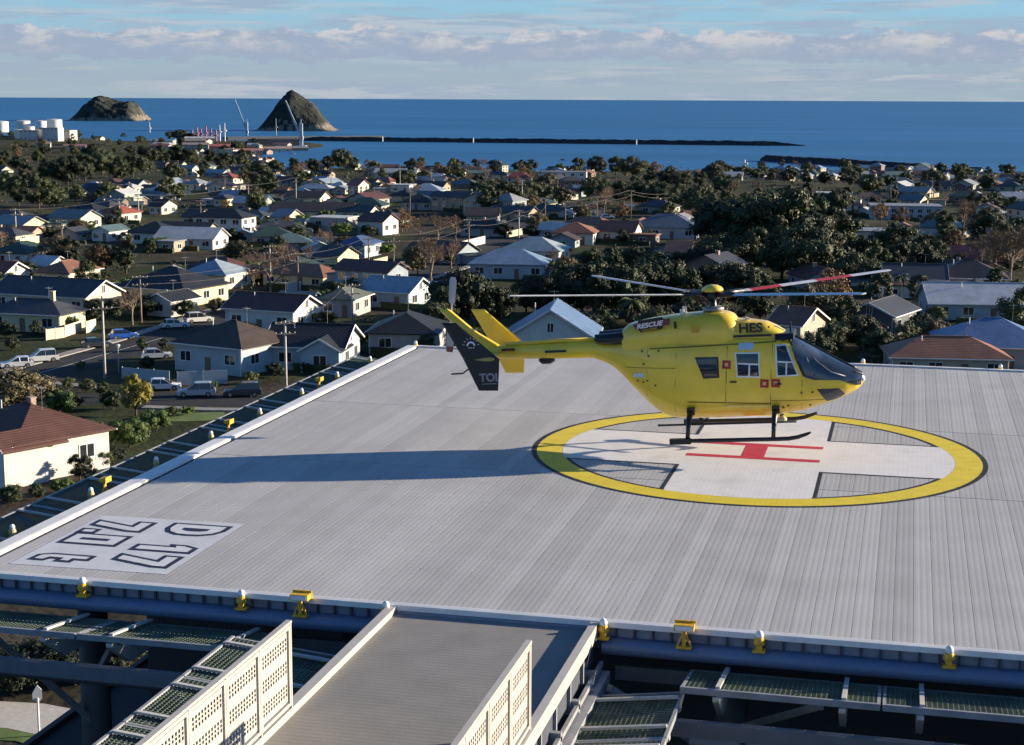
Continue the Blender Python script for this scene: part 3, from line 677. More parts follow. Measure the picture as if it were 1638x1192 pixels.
# windscreen wrapped over the nose
xa, xb = loc(-2.55, 2.8)[0], loc(-.90, 1.9)[0]
LOW = table([(-2.63, 2.80), (-2.20, 1.99), (-2.0, 1.94), (-1.4, 1.93), (-1.05, 1.80), (-.86, 1.78)])
def th_for(x, z):
    zc, h, w, n = sec(x); t = max(-.999, min(.999, (z-zc)/h)); return math.asin(math.copysign(abs(t)**(n/2), t))
m = MB(); g = list(np.linspace(xa, xb, 34)); K = 22; vs = []
for x in g:
    t0 = th_for(x, np.interp(x, *LOW))
    for k in range(K+1): vs.append(spt(x, t0+(math.pi-2*t0)*k/K, .008))
m.add(vs, [(i*(K+1)+k, (i+1)*(K+1)+k, (i+1)*(K+1)+k+1, i*(K+1)+k+1) for i in range(len(g)-1) for k in range(K)])
ws = m.build('windscreen', mat('screen_glass', (.02, .03, .045), rough=.03, var=.3, scale=2.5, spec=1.0, col2=(.05, .07, .10), f2=(.45, .62)), heli, True)
for t_ in (math.pi/2,):
    m = MB(); m.tube([spt(x, t_, .015) for x in np.linspace(xa, xb-.15, 16)], .028, 6); m.build('centre_post', hk, ws, True)
for side in (-1, 1):
    pts_ = [(-2.62, 2.82), (-2.42, 2.42), (-2.22, 2.02)]
    m = MB(); m.tube([(lambda q: (q[0], side*sidey(q[0], q[1], .012), q[1]))(loc(*p)) for p in pts_], .035, 6); m.build('door_pillar', hk, ws)
    m = MB(); m.tube([(lambda q: (q[0], side*sidey(q[0], q[1], .015), q[1]))(loc(*p)) for p in ((-2.02, 2.02), (-1.85, 2.32), (-1.75, 2.42))], .014, 5); m.build('wiper', hk, ws)
for side in (-1, 1):
    for pp in (((-2.44, 2.80), (-2.18, 2.42), (-2.0, 2.0)), ((-2.30, 2.70), (-1.98, 2.38), (-1.62, 2.12), (-1.30, 2.02))):
        m = MB(); m.tube([(lambda q: (q[0], side*sidey(q[0], q[1], .012), q[1]))(loc(*p)) for p in pp], .016, 6); m.build('screen_frame', mat('screen_frame_grey', (.16, .17, .19), rough=.4), ws, True)
# black nose cap with a bright landing light
m = MB(); m.loft([[spt(x, 2*math.pi*j/24, .012) for j in range(3, 10)] for x in np.linspace(loc(-1.12, 2)[0], X1-.005, 8)], cap=False); m.build('nose_cap', hk, heli, True)
m = MB(); q = loc(-.90, 1.93); m.lathe([(.0, 0), (.06, .01), (.08, .05), (.05, .09), (0, .1)], 10, 0, (q[0]-.02, -.14, q[1]-.06)); m.build('nose_light', hw, heli, True)

# engine cowling and front roof fairing
def cowl(name, top, bot, wid, n=3.0):
    tx, tz = table(top); bx_, bz = table(bot); a, b = tx[0], tx[-1]; wx = [loc(p[0], 3.0)[0] for p in wid]; wy = [p[1] for p in wid]
    o = np.argsort(wx); wx = np.array(wx)[o]; wy = np.array(wy)[o]
    rings = []
    for x in np.linspace(a, b, 30):
        zt_, zb, w = np.interp(x, tx, tz), np.interp(x, bx_, bz), np.interp(x, wx, wy); r_ = []
        for j in range(24):
            th = -.15 + (math.pi+.30)*j/23; c, s_ = math.cos(th), math.sin(th)
            r_.append(Vector((x, w*math.copysign(abs(c)**(2/n), c), zb+(zt_-zb)*math.copysign(abs(s_)**(2/n), s_))))
        rings.append(r_)
    m = MB(); m.loft(rings); return smooth_angle(m.build(name, hy, heli), 50)
cowl('engine_cowling', [(-6.62, 2.90), (-6.50, 3.02), (-6.0, 3.16), (-5.4, 3.28), (-4.6, 3.39), (-4.2, 3.41), (-4.0, 3.36), (-3.88, 3.22)], [(-6.62, 2.55), (-3.88, 2.75)], [(-6.62, .50), (-6.3, .60), (-5, .66), (-4.2, .66), (-3.95, .58), (-3.88, .50)])
cowl('roof_fairing', [(-4.0, 3.24), (-3.66, 3.24), (-3.2, 3.20), (-2.95, 3.10), (-2.7, 2.95), (-2.48, 2.80)], [(-4.0, 2.75), (-2.48, 2.76)], [(-4.0, .56), (-3.2, .54), (-2.8, .44), (-2.48, .22)], 2.6)
m = MB(); a = loc(-3.92, 2.88); b = loc(-3.02, 2.93); m.box(a[0], b[0], -.585, -.55, a[1]-.03, a[1]+.02); m.box(a[0], b[0], .55, .585, a[1]-.03, a[1]+.02); stuff(m.build('intake_slot', hk, heli))
m = MB(); a = loc(-2.95, 2.90); b = loc(-2.52, 2.88); m.loft([[Vector((x, s*.30, z)) for s, z in ((-1.9, a[1]-.08), (-1.55, a[1]+.06), (1.55, a[1]+.06), (1.9, a[1]-.08))] for x in (a[0], b[0])]); m.build('cabin_air_intake', hk, heli)
m = MB(); a = loc(-2.62, 2.95); m.box(a[0]-.02, a[0]+.02, -.04, .04, a[1]-.2, a[1]+.25); m.build('wire_cutter', hk, heli)
for zc, yc in ((3.42, .25), (3.40, -.2)):
    q = loc(-5.2, zc); m = MB(); m.box(q[0]-.05, q[0]+.05, yc-.03, yc+.03, q[1]-.14, q[1]+.03); m.build('cowl_vent', hw, heli)
q = loc(-3.72, 3.30); m = MB(); m.tube([(q[0], -.18, q[1]-.12), (q[0]+.06, -.18, q[1]-.02), (q[0]+.12, -.18, q[1]-.06)], .03, 8); m.build('roof_lamp', hw, heli)
for side in (-1, 1):
    q0, q1 = loc(-6.45, 2.72), loc(-7.28, 2.66)
    m = MB(); m.loft([[Vector((x, side*(.30+w*math.cos(a)), z+h*math.sin(a))) for a in np.linspace(0, 2*math.pi, 14, endpoint=False)] for x, z, w, h in ((q0[0], q0[1], .20, .16), (q0[0]-.35, q0[1]-.02, .21, .15), (q1[0]+.06, q1[1]-.02, .19, .12), (q1[0], q1[1]+.0, .15, .10))]); m.build('engine_exhaust', hk, heli, True)
# cowling marks
m = MB()
for xa, za, w_, h_ in ((-5.32, 3.02, .07, .17), (-4.9, 2.94, .17, .18)): 
    q = loc(xa, za); y = -.668; m.add([(q[0], y, q[1]), (q[0]+w_, y, q[1]), (q[0]+w_, y, q[1]+h_), (q[0], y, q[1]+h_)], [(0, 1, 2, 3)], 0 if w_ < .1 else 1)
stuff(m.build('cowl_grilles', [hk, mat('heli_panel_tan', (.55, .33, .02))], heli))
def text_obj(name, txt, size, m_, parent, M, ext=.004, shear=0, sx=1.0):
    cu = bpy.data.curves.new(name, 'FONT'); cu.body = txt; cu.size = size; cu.extrude = ext; cu.shear = shear; cu.offset = size*.035
    to = bpy.data.objects.new(name+'_tmp', cu); COL.objects.link(to); bpy.context.view_layer.update()
    dg = bpy.context.evaluated_depsgraph_get(); me = bpy.data.meshes.new_from_object(to.evaluated_get(dg)); bpy.data.objects.remove(to)
    me.materials.clear(); me.materials.append(m_)
    me.transform(M @ Matrix.Diagonal((sx, 1, 1, 1))); o = place(name, me, parent); return o
RX = Matrix.Rotation(math.pi/2, 4, 'X')
q = loc(-3.78, 2.985); text_obj('lettering', 'HES', .30, hk, heli, Matrix.Translation((q[0]-.02, -.572, q[1]-.01)) @ RX, .004, 0, 1.12)
q = loc(-3.10, 3.13); m = MB(); m.tube([(q[0], -.55, q[1]), (q[0], -.56, q[1])], .025, 8); m.build('lettering_dot', hk, heli)
sg = MB(); q = loc(-6.22, 2.90); y = -.668
tilt = Matrix.Translation((q[0], y, q[1])) @ Matrix.Rotation(-R(7), 4, 'Y')
sg.add([tilt @ Vector(p) for p in ((.06, 0, .20), (.72, 0, .20), (.66, 0, .27), (.10, 0, .27))], [(0, 1, 2, 3)], 0); sg.add([tilt @ Vector(p) for p in ((.10, 0, -.02), (.62, 0, -.02), (.68, 0, .06), (.06, 0, .06))], [(0, 1, 2, 3)], 0)
sg.add([tilt @ Vector(p) for p in ((0, 0, .055), (.82, 0, .055), (.86, 0, .205), (-.05, 0, .205))], [(0, 1, 2, 3)], 1)
sticker = sg.build('rescue_emblem', [hk, mat('emblem_red', (.14, .03, .03))], heli)
text_obj('lettering', 'RESCUE', .155, hw, sticker, tilt @ Matrix.Translation((.02, -.006, .075)) @ RX, .003, .3, 1.16)
text_obj('lettering', 'HELICOPTER', .06, mat('emblem_tan', (.5, .32, .02)), sticker, tilt @ Matrix.Translation((.13, -.006, -.005)) @ RX, .003, .2, 1.1)

# tail boom, fin, stabiliser, end plates, tail rotor
bs = [(-6.75, 2.37, .26, .26), (-7.3, 2.36, .235, .225), (-8.2, 2.29, .205, .205), (-9.2, 2.22, .175, .185), (-9.75, 2.18, .15, .17), (-10.0, 2.18, .10, .12)]
m = MB(); m.loft([[(lambda q: Vector((q[0], w*math.cos(a), q[1]+h*math.sin(a))))(loc(x, z)) for a in np.linspace(0, 2*math.pi, 18, endpoint=False)] for x, z, w, h in bs]); smooth_angle(m.build('tail_boom', hy, heli), 40)
q = loc(-8.3, 2.53); q2 = loc(-7.3, 2.60); q3 = loc(-9.6, 2.38); m = MB(); m.tube([(q2[0], -.05, q2[1]), (q[0], -.05, q[1]), (q3[0], -.05, q3[1])], .05, 8); m.build('drive_shaft_cover', hy, heli, True)
for xa, l_ in ((-8.55, .52), (-9.65, .32)):
    q = loc(xa, 2.27); m = MB(); m.box(q[0], q[0]+l_, -.235, -.16, q[1]-.03, q[1]+.025); m.build('boom_strake', mat('boom_dark_red', (.10, .02, .012)) if l_ < .4 else hk, heli)
q = loc(-8.55, 2.03); m = MB(); m.loft([[Vector((q[0]+x, r_*math.cos(a)*.9, q[1]+r_*math.sin(a))) for a in np.linspace(0, 2*math.pi, 10, endpoint=False)] for x, r_ in ((-.2, .03), (-.12, .1), (.08, .1), (.2, .04))]); m.build('antenna_fairing', hk, heli, True)
def plate(poly, y, t, sweep=0.0):
    P = [loc(*p) for p in poly]; m = MB(); c = (sum(p[0] for p in P)/len(P), sum(p[1] for p in P)/len(P))
    inner = [(c[0]+(p[0]-c[0])*.88, c[1]+(p[1]-c[1])*.94) for p in P]; n = len(P)
    vs = [(p[0], y, p[1]) for p in P] + [(p[0], y-t/2, p[1]) for p in inner] + [(p[0], y+t/2, p[1]) for p in inner]
    fs = [tuple(range(n, 2*n)), tuple(range(3*n-1, 2*n-1, -1))] + [(i, (i+1) % n, (i+1) % n+n, i+n) for i in range(n)] + [((i+1) % n, i, i+2*n, (i+1) % n+2*n) for i in range(n)]
    return m.add(vs, fs)
plate([(-11.30, 3.17), (-11.12, 3.22), (-10.4, 2.70), (-9.75, 2.36), (-9.55, 2.10), (-9.9, 1.95), (-10.15, 2.08), (-10.72, 2.62)], 0, .14).build('tail_fin', hy, heli)
EP = [(-10.86, 3.05), (-10.50, 3.06), (-9.42, 2.22), (-9.45, 1.45), (-9.93, 1.43), (-10.34, 2.22)]
st_ = loc(-9.9, 2.16); m = MB()
m.loft([[Vector((st_[0]+.22*cx_, y, st_[1]+.045*cz_)) for cx_, cz_ in ((1, 0), (.6, .8), (0, 1), (-.6, .6), (-1, 0), (-.6, -.6), (0, -1), (.6, -.8))] for y in (-1.33, 1.33)]); m.build('stabiliser', hy, heli)
epn = plate(EP, -1.35, .06).build('end_plate', hk, heli); epn['label'] = 'black end plate lettered TOI'
plate(EP, 1.35, .06).build('end_plate', hy, heli)
q = loc(-9.80, 2.20); m = MB(); m.loft([[Vector((q[0]+x, -1.382-.012*abs(math.cos(a)), q[1]+h*math.sin(a))) for a in np.linspace(0, 2*math.pi, 8, endpoint=False)] for x, h in ((-.22, .008), (0, .04), (.16, .05), (.24, .03), (.27, .01))]); m.build('stabiliser_tip', mat('olive_tip', (.42, .33, .08), rough=.4), epn)
q = loc(-9.90, 1.66); text_obj('lettering', 'TOI', .27, hgr, epn, Matrix.Translation((q[0], -1.384, q[1])) @ Matrix.Rotation(-R(0), 4, 'Y') @ RX, .003, 0, 1.0)
m = MB(); q = loc(-9.85, 1.59); m.box(q[0], q[0]+.37, -1.387, -1.381, q[1], q[1]+.018); m.build('underline', hgr, epn)
q = loc(-10.12, 2.52); m = MB()
for i in range(8):
    a0, a1 = math.pi*i/8, math.pi*(i+1)/8; m.add([(q[0]+r_*math.cos(a), -1.386, q[1]+r_*math.sin(a)) for a in (a0, a1) for r_ in (.07, .11)], [(0, 1, 3, 2)])
for i in range(7):
    a = R(10+i*26.6); d_ = Vector((math.cos(a), 0, math.sin(a))); c_ = Vector((q[0], -1.386, q[1])); m.bar(c_+d_*.16, c_+d_*.21, .012, .004, up=(0, 1, 0))
for i in range(3): m.box(q[0]-.07+i*.06, q[0]-.04+i*.06, -1.388, -1.384, q[1]-.06, q[1]-.035)
stuff(m.build('sun_emblem', hw, epn))
# tail rotor on the left of the fin top
tr = loc(-11.10, 3.02); th = empty('tmp'); bpy.data.objects.remove(th)
m = MB(); m.tube([(tr[0], .05, tr[1]), (tr[0], .42, tr[1])], .06, 10); hub = m.build('tail_rotor_hub', hgr, heli, True)
for sgn, cap_ in ((1, 0), (-1, 1)):
    m = MB(); d_ = Vector((sgn*.13, 0, sgn)).normalized(); w_ = Vector((d_.z, 0, -d_.x)); c_ = Vector((tr[0], .36, tr[1]))
    st = [(.10, .05), (.26, .06), (.34, .17), (.86, .19), (.95, .13)] if not cap_ else [(.10, .05), (.26, .06), (.34, .17), (.80, .19), (.95, .17)]
    for (a, wa), (b, wb) in zip(st, st[1:]):
        m.loft([[c_+d_*r_+w_*(s_*w/2)+Vector((0, t_, 0)) for s_, t_ in ((-1, 0), (0, .018), (1, 0), (0, -.018))] for r_, w in ((a, wa), (b, wb))], m=1 if (cap_ and b > .9) else 0)
    m.build('tail_rotor_blade', [mat('blade_grey', (.50, .50, .52), rough=.4), mat('blade_tip_red', (.30, .10, .07))], heli)
q = [loc(-10.30, 1.95), loc(-10.55, 1.72), loc(-10.70, 1.60), loc(-11.0, 1.57)]
m = MB(); m.tube([(loc(-9.9, 2.1)[0], 0, loc(-9.9, 2.1)[1])]+[(a, 0, b) for a, b in q], .022, 6); m.build('tail_skid', hk, heli)

# landing gear
def skidpt(x, z, y): a, b = loc(x, z); return (a, y, b)
for s_ in (-1, 1):
    y = s_*1.25
    m = MB(); m.tube([skidpt(-5.25, .41, y), skidpt(-4.8, .445, y), skidpt(-2.75, .60, y), skidpt(-2.5, .625, y), skidpt(-2.3, .67, y), skidpt(-2.10, .75, y), skidpt(-2.0, .80, y)], [.05, .05, .05, .05, .048, .04, .025], 10); m.build('skid', hk, heli, True)
    m = MB(); a = skidpt(-5.0, .43, y); m.box(a[0]-.28, a[0]+.22, y-.07, y+.07, a[2]-.07, a[2]+.06); m.build('skid_shoe', hk, heli)
    m = MB(); m.tube([skidpt(-5.6, .74, s_*1.06), skidpt(-2.35, 1.0, s_*1.06)], .026, 8); m.build('boarding_step', hk, heli, True)
for xa in (-4.86, -2.86):
    zb = .48 if xa < -4 else .62
    m = MB(); pts_ = [(-1.25, zb), (-1.18, zb+.25), (-1.08, zb+.45), (-.72, zb+.60), (0, zb+.64), (.72, zb+.60), (1.08, zb+.45), (1.18, zb+.25), (1.25, zb)]
    m.tube([skidpt(xa, z, y) for y, z in pts_], [.05, .055, .07, .07, .07, .07, .07, .055, .05], 10); m.build('cross_tube', hk, heli, True)
    for s_ in (-1, 1):
        a = skidpt(xa, zb+.62, s_*.78); m = MB(); m.box(a[0]-.09, a[0]+.09, a[1]-.07, a[1]+.07, a[2]-.12, a[2]+.05); m.build('gear_fitting', hk, heli)
a = skidpt(-2.72, .82, -.35); m = MB(); m.lathe([(.04, 0), (.10, .02), (.11, .10), (.05, .16)], 10, 0, a); m.build('search_light', mat('heli_lamp', (.55, .5, .3), rough=.2), heli, True)

# main rotor
hubp = loc(-4.50, 3.78)
m = MB(); m.tube([(hubp[0], 0, hubp[1]-.62), (hubp[0], 0, hubp[1]+.02)], .085, 12); m.build('rotor_mast', hk, heli, True)
m = MB(); m.lathe([(.24, -.38), (.26, -.34), (.26, -.30), (.18, -.27)], 16, 0, (hubp[0], 0, hubp[1])); m.build('swash_plate', hgr, heli, True)
m = MB(); m.lathe([(.16, -.10), (.22, -.06), (.22, .06), (.16, .10)], 16, 0, (hubp[0], 0, hubp[1])); m.build('rotor_head', hk, heli, True)
m = MB(); m.lathe([(.25, .09), (.27, .11), (.24, .17), (.14, .23), (.03, .25)], 20, 0, (hubp[0], 0, hubp[1])); m.build('hub_cap', hy, heli, True)
bw = mat('blade_white', (.62, .63, .64), rough=.35); br_ = mat('blade_red', (.50, .035, .03), rough=.4)
for k, azd in enumerate((42, 132, 222, 312)):
    a = R(azd); d_ = Vector((math.cos(a), math.sin(a), 0)); w_ = Vector((-d_.y, d_.x, 0)); cone = math.tan(R((.3, 2.2, 6.0, 3.4)[k])); c_ = Vector((hubp[0], 0, hubp[1]))
    P = lambda r, s_, t_: c_ + d_*r + w_*s_ + Vector((0, 0, r*cone - .06*d_.x*0 + t_))
    m = MB(); m.tube([P(.12, 0, 0), P(.9, 0, 0)], [.085, .06], 10); m.build('blade_grip', hk, heli, True)
    m = MB(); st = [(.85, .06), (1.1, .125), (2.0, .125), (3.1, .125), (4.2, .125), (5.35, .125), (5.5, .08)]; tw = R(6)
    for i, ((r1, h1), (r2, h2)) in enumerate(zip(st, st[1:])):
        ring = []
        for r, h in ((r1, h1), (r2, h2)):
            t = tw*(1-r/5.5)+R(3); ring.append([P(r, s_*h*math.cos(t), s_*h*math.sin(t)+q_) for s_, q_ in ((1, 0), (.5, .022), (-.4, .014), (-1, 0), (-.4, -.012), (.5, -.016))])
        m.loft(ring, m=1 if (k == 0 and i in (1, 3)) else 0, cap=True)
    bl_ = m.build('rotor_blade', [bw, br_], heli)
    if k == 0: bl_['label'] = 'rotor blade with red and white bands'
    m = MB(); m.bar(c_+d_*.22+w_*.12+Vector((0, 0, -.30)), c_+d_*.42+w_*.12+Vector((0, 0, .0)), .03); m.build('pitch_link', hk, heli)

# ================================================================== THE TOWN
def wall_mat(c):
    k = 'weatherboard_%d_%d_%d' % tuple(int(v*100) for v in c)
    return mat(k, c, rough=.7, var=.08, scale=.8, wave=('Z', .2, .012), spec=.25)
def roof_mat(c, tile=False):
    k = ('tile' if tile else 'iron')+'_roof_%d_%d_%d' % tuple(int(v*100) for v in c)
    return mat(k, c, rough=.6 if tile else .5, var=.12, scale=.9, wave=('Z' if tile else 'DIAGONAL', .16 if tile else .35, .03), col2=tuple(v*.84 for v in c), f2=(.35, .7), spec=.3)
trim = mat('white_trim', (.72, .71, .68), rough=.5, var=.05)
glass = mat('window_glass', (.02, .025, .032), rough=.08, var=.3, scale=.7, spec=.8)
doorm = mat('door_paint', (.16, .10, .07), rough=.5)
brick = mat('chimney_brick', (.36, .26, .2), rough=.85, var=.25, scale=6)
WIN = {}
def win_meshes(w, h):
    k = (round(w, 1), round(h, 1))
    if k not in WIN:
        f = MB(); t = .09
        f.box(-w/2-t, w/2+t, -.06, .02, h/2, h/2+t); f.box(-w/2-t, w/2+t, -.10, .02, -h/2-t, -h/2); f.box(-w/2-t, -w/2, -.06, .02, -h/2, h/2); f.box(w/2, w/2+t, -.06, .02, -h/2, h/2); f.box(-.04, .04, -.05, .02, -h/2, h/2)
        g = MB(); g.box(-w/2, w/2, -.025, .01, -h/2, h/2)
        a = MB(); a.v = f.v[:]; a.f = f.f[:]; a.m = [0]*len(f.f); a.add(g.v, g.f, 1)
        WIN[k] = (f.mesh('window', trim), g.mesh('pane', glass), a.mesh('window', [trim, glass]))
    return WIN[k]
HOUSES = []     # (l, d, radius)
def roof_faces(kind, w, d, h, rise, ov):
    """top polygons of the roof and its ridge lines; x along the ridge"""
    X, Y = w/2+ov, d/2+ov; e = h-ov*rise/(d/2)*.6
    if kind == 'gable': return [[(-X, -Y, e), (X, -Y, e), (X, 0, h+rise), (-X, 0, h+rise)], [(X, Y, e), (-X, Y, e), (-X, 0, h+rise), (X, 0, h+rise)]]
    rl = max(.4, w/2-d/2*.95)
    return [[(-X, -Y, e), (X, -Y, e), (rl, 0, h+rise), (-rl, 0, h+rise)], [(X, Y, e), (-X, Y, e), (-rl, 0, h+rise), (rl, 0, h+rise)], [(X, -Y, e), (X, Y, e), (rl, 0, h+rise)], [(-X, Y, e), (-X, -Y, e), (-rl, 0, h+rise)]]
def thick(polys, t=.16):
    m = MB()
    for p in polys:
        n = len(p); m.add([Vector(q) for q in p] + [Vector(q)-Vector((0, 0, t)) for q in p], [tuple(range(n)), tuple(range(2*n-1, n-1, -1))] + [(i, i+n, (i+1) % n+n, (i+1) % n) for i in range(n)])
    return m
def house(pos, rz, w, d, h, kind, wc, rc, label, lean=0, rise=None, chimney=None, wins=3, near=False, tile=False, group='houses of the town', porch=None, cat='house', name='house', sill=None):
    """kind: gable / hip (ridge along x), gablef / hipf (ridge towards the viewer), flat. front is local -y"""
    o = empty(name, pos, (0, 0, rz)); tag(o, label, cat, group)
    wm, rm = wall_mat(wc), roof_mat(rc, tile); turn = kind.endswith('f') and kind != 'flatf' and kind != 'flat'
    base = kind[:-1] if turn and kind not in ('flat',) else kind
    if kind == 'flat': base = 'flat'
    a, b = (d, w) if turn else (w, d)                       # a along ridge
    rise = rise if rise is not None else b/2*.46
    M = Matrix.Rotation(math.pi/2, 4, 'Z') if turn else Matrix.Identity(4)
    m = MB(); f0_ = -1.0                                     # foundation sunk a little
    if base == 'gable':
        m.prism([M @ Vector((-a/2, -b/2, f0_)), M @ Vector((-a/2, b/2, f0_)), M @ Vector((-a/2, b/2, h-.05)), M @ Vector((-a/2, 0, h+rise-.17)), M @ Vector((-a/2, -b/2, h-.05))], M.to_3x3() @ Vector((a, 0, 0)))
    else: m.box(-w/2, w/2, -d/2, d/2, f0_, h-.06 if base != 'flat' else h)
    m.build('wall', wm, o)
    if base == 'flat':
        r = MB(); r.box(-w/2-.35, w/2+.35, -d/2-.35, d/2+.35, h+.002, h+.26); r.build('roof', rm, o)
    else:
        pl = roof_faces(base, a, b, h, rise, .55); r = thick(pl); r.v = [tuple(M @ Vector(p)) for p in r.v]; ro = r.build('roof', rm, o)
        if near:
            rr = MB(); rl = a/2+.5 if base == 'gable' else max(.4, a/2-b/2*.95)
            if base == 'gable': rr.bar(M @ Vector((-rl, 0, h+rise+.03)), M @ Vector((rl, 0, h+rise+.03)), .22, .10)
            else: rr.bar(M @ Vector((-rl, 0, h+rise+.03)), M @ Vector((rl, 0, h+rise+.03)), .22, .10)
            rr.build('ridge_cap', rm, ro)
            e = pl[0][0][2]
            for s_ in (-1, 1):
                g = MB(); g.bar(M @ Vector((-a/2-.55, s_*(b/2+.60), e-.09)), M @ Vector((a/2+.55, s_*(b/2+.60), e-.09)), .12, .13); g.build('gutter', trim, ro)
            if base == 'gable':
                for s_ in (-1, 1):
                    for q in (-1, 1):
                        g = MB(); g.bar(M @ Vector((s_*(a/2+.57), q*(b/2+.55), e-.08)), M @ Vector((s_*(a/2+.57), 0, h+rise-.08)), .06, .22); g.build('barge_board', trim, ro)
    if chimney:
        c = MB(); x_, y_, ch = chimney; c.box(x_-.35, x_+.35, y_-.3, y_+.3, h-.2, h+(rise if base != 'flat' else 0)+ch); c.box(x_-.4, x_+.4, y_-.35, y_+.35, h+(rise if base != 'flat' else 0)+ch+.002, h+(rise if base != 'flat' else 0)+ch+.12); c.build('chimney', wm if ch > .8 else brick, o)
    storeys = [h*.52] if h < 4.2 else [1.5, h-1.35]
    wh = min(1.25, h*.4)
    def addw(x, y, z, r, ww):
        fm, pm, am = win_meshes(ww, wh)
        if near: f = place('window', fm, o, (x, y, z), (0, 0, r)); place('pane', pm, f)
        else: place('window', am, o, (x, y, z), (0, 0, r))
    for z in storeys:
        for i in range(wins):
            x = -w/2 + w*(i+.5)/wins
            if i == wins//2 and z == storeys[0] and wins > 1:
                dm = MB(); dm.box(x-.48, x+.48, -d/2-.05, -d/2+.02, .05, 2.1); dm.build('door', doorm, o)
            else: addw(x, -d/2, z, 0, min(1.7, w/wins*.5))
            if not near and i == 0: addw(x, d/2, z, math.pi, 1.2)
        ns = max(1, int(d/4.2))
        for i in range(ns):
            y = -d/2 + d*(i+.5)/ns
            addw(w/2, y, z, math.pi/2, min(1.6, d/ns*.42)); addw(-w/2, y, z, -math.pi/2, min(1.6, d/ns*.42))
    if base == 'gable' and near and rise > 1.6:
        if turn: addw(0, -d/2, h+rise*.33, 0, .8)
        else: addw(w/2, 0, h+rise*.33, math.pi/2, .8)
    if lean and base != 'flat':
        s_ = 1 if lean > 0 else -1; lw = abs(lean); x0, x1 = sorted((s_*w/2, s_*(w/2+lw)))
        q_ = MB(); q_.box(x0, x1, -d*.32, d*.25, -1, h*.72); q_.build('lean_to', wm, o)
        q_ = thick([[(x0-.2*(s_ < 0), -d*.32-.3, h*.74+(.5 if s_ < 0 else .9)*0+.05+(0 if s_ > 0 else -.0)), (x1+.2*(s_ > 0), -d*.32-.3, h*.74+.05), (x1+.2*(s_ > 0), d*.25+.3, h*.74+.05), (x0-.2*(s_ < 0), d*.25+.3, h*.74+.05)]], .12); q_.build('lean_to_roof', rm, o)
    if near:
        for s_ in (-1, 1):
            dp = MB(); dp.tube([(s_*(w/2-.12), -d/2-.06, -.2), (s_*(w/2-.12), -d/2-.06, h-.2)], .045, 6); dp.build('downpipe', trim, o)
        zt2 = h + (rise if base != 'flat' else .3); ax = w*.18 if not turn else 0
        an = MB(); an.tube([(ax, .3, zt2-.5), (ax, .3, zt2+1.9)], .025, 5); an.bar((ax-.6, .3, zt2+1.7), (ax+.6, .3, zt2+1.7), .03)
        for k_ in range(5): an.bar((ax-.5+k_*.25, 0, zt2+1.7), (ax-.5+k_*.25, .6, zt2+1.7), .02)
        an.build('aerial', galv, o)
        vp = MB(); vp.tube([(-w*.22, -b*.12 if not turn else 0, h), (-w*.22, -b*.12 if not turn else 0, zt2+.15)], .08, 7); vp.build('vent_pipe', trim, o)
    if porch:
        x_, pw, pd = porch; rs_ = pw/2*.55
        p_ = MB(); p_.prism([(x_-pw/2, -d/2-pd, -1), (x_+pw/2, -d/2-pd, -1), (x_+pw/2, -d/2-pd, h-.25), (x_, -d/2-pd, h+rs_-.4), (x_-pw/2, -d/2-pd, h-.25)], (0, pd+d*.3, 0)); p_.build('gabled_wing', wm, o)
        t_ = thick([[(x_-pw/2-.4, -d/2-pd-.4, h-.45), (x_, -d/2-pd-.4, h+rs_-.2), (x_, d*.0, h+rs_-.2), (x_-pw/2-.4, d*.0, h-.45)][::-1], [(x_+pw/2+.4, -d/2-pd-.4, h-.45), (x_, -d/2-pd-.4, h+rs_-.2), (x_, d*.0, h+rs_-.2), (x_+pw/2+.4, d*.0, h-.45)]]); t_.build('wing_roof', rm, o)
        for q in (-1, 1):
            g = MB(); g.bar((x_+q*(pw/2+.4), -d/2-pd-.43, h-.50), (x_, -d/2-pd-.43, h+rs_-.25), .06, .22); g.build('barge_board', trim, o)
        addw(x_, -d/2-pd, h*.5, 0, min(1.7, pw*.5))
    l_, d_ = ld(pos); HOUSES.append((l_, d_, max(w, d)/2)); return o
CREAM, WHITE, PALEB, GREYW, YELC, PALEG, TAN = (.58, .525, .41), (.58, .565, .525), (.34, .41, .45), (.33, .33, .325), (.60, .53, .34), (.44, .48, .39), (.44, .37, .28)
DK, DGREY, BRN, RBRN, ORG, RED, GRN, BLUE, LBLUE, LGREY, TEAL, WHT = (.026, .027, .03), (.06, .062, .068), (.075, .056, .044), (.105, .05, .04), (.23, .11, .07), (.24, .07, .05), (.035, .065, .05), (.12, .19, .32), (.27, .33, .39), (.27, .275, .28), (.10, .155, .16), (.50, .50, .485)
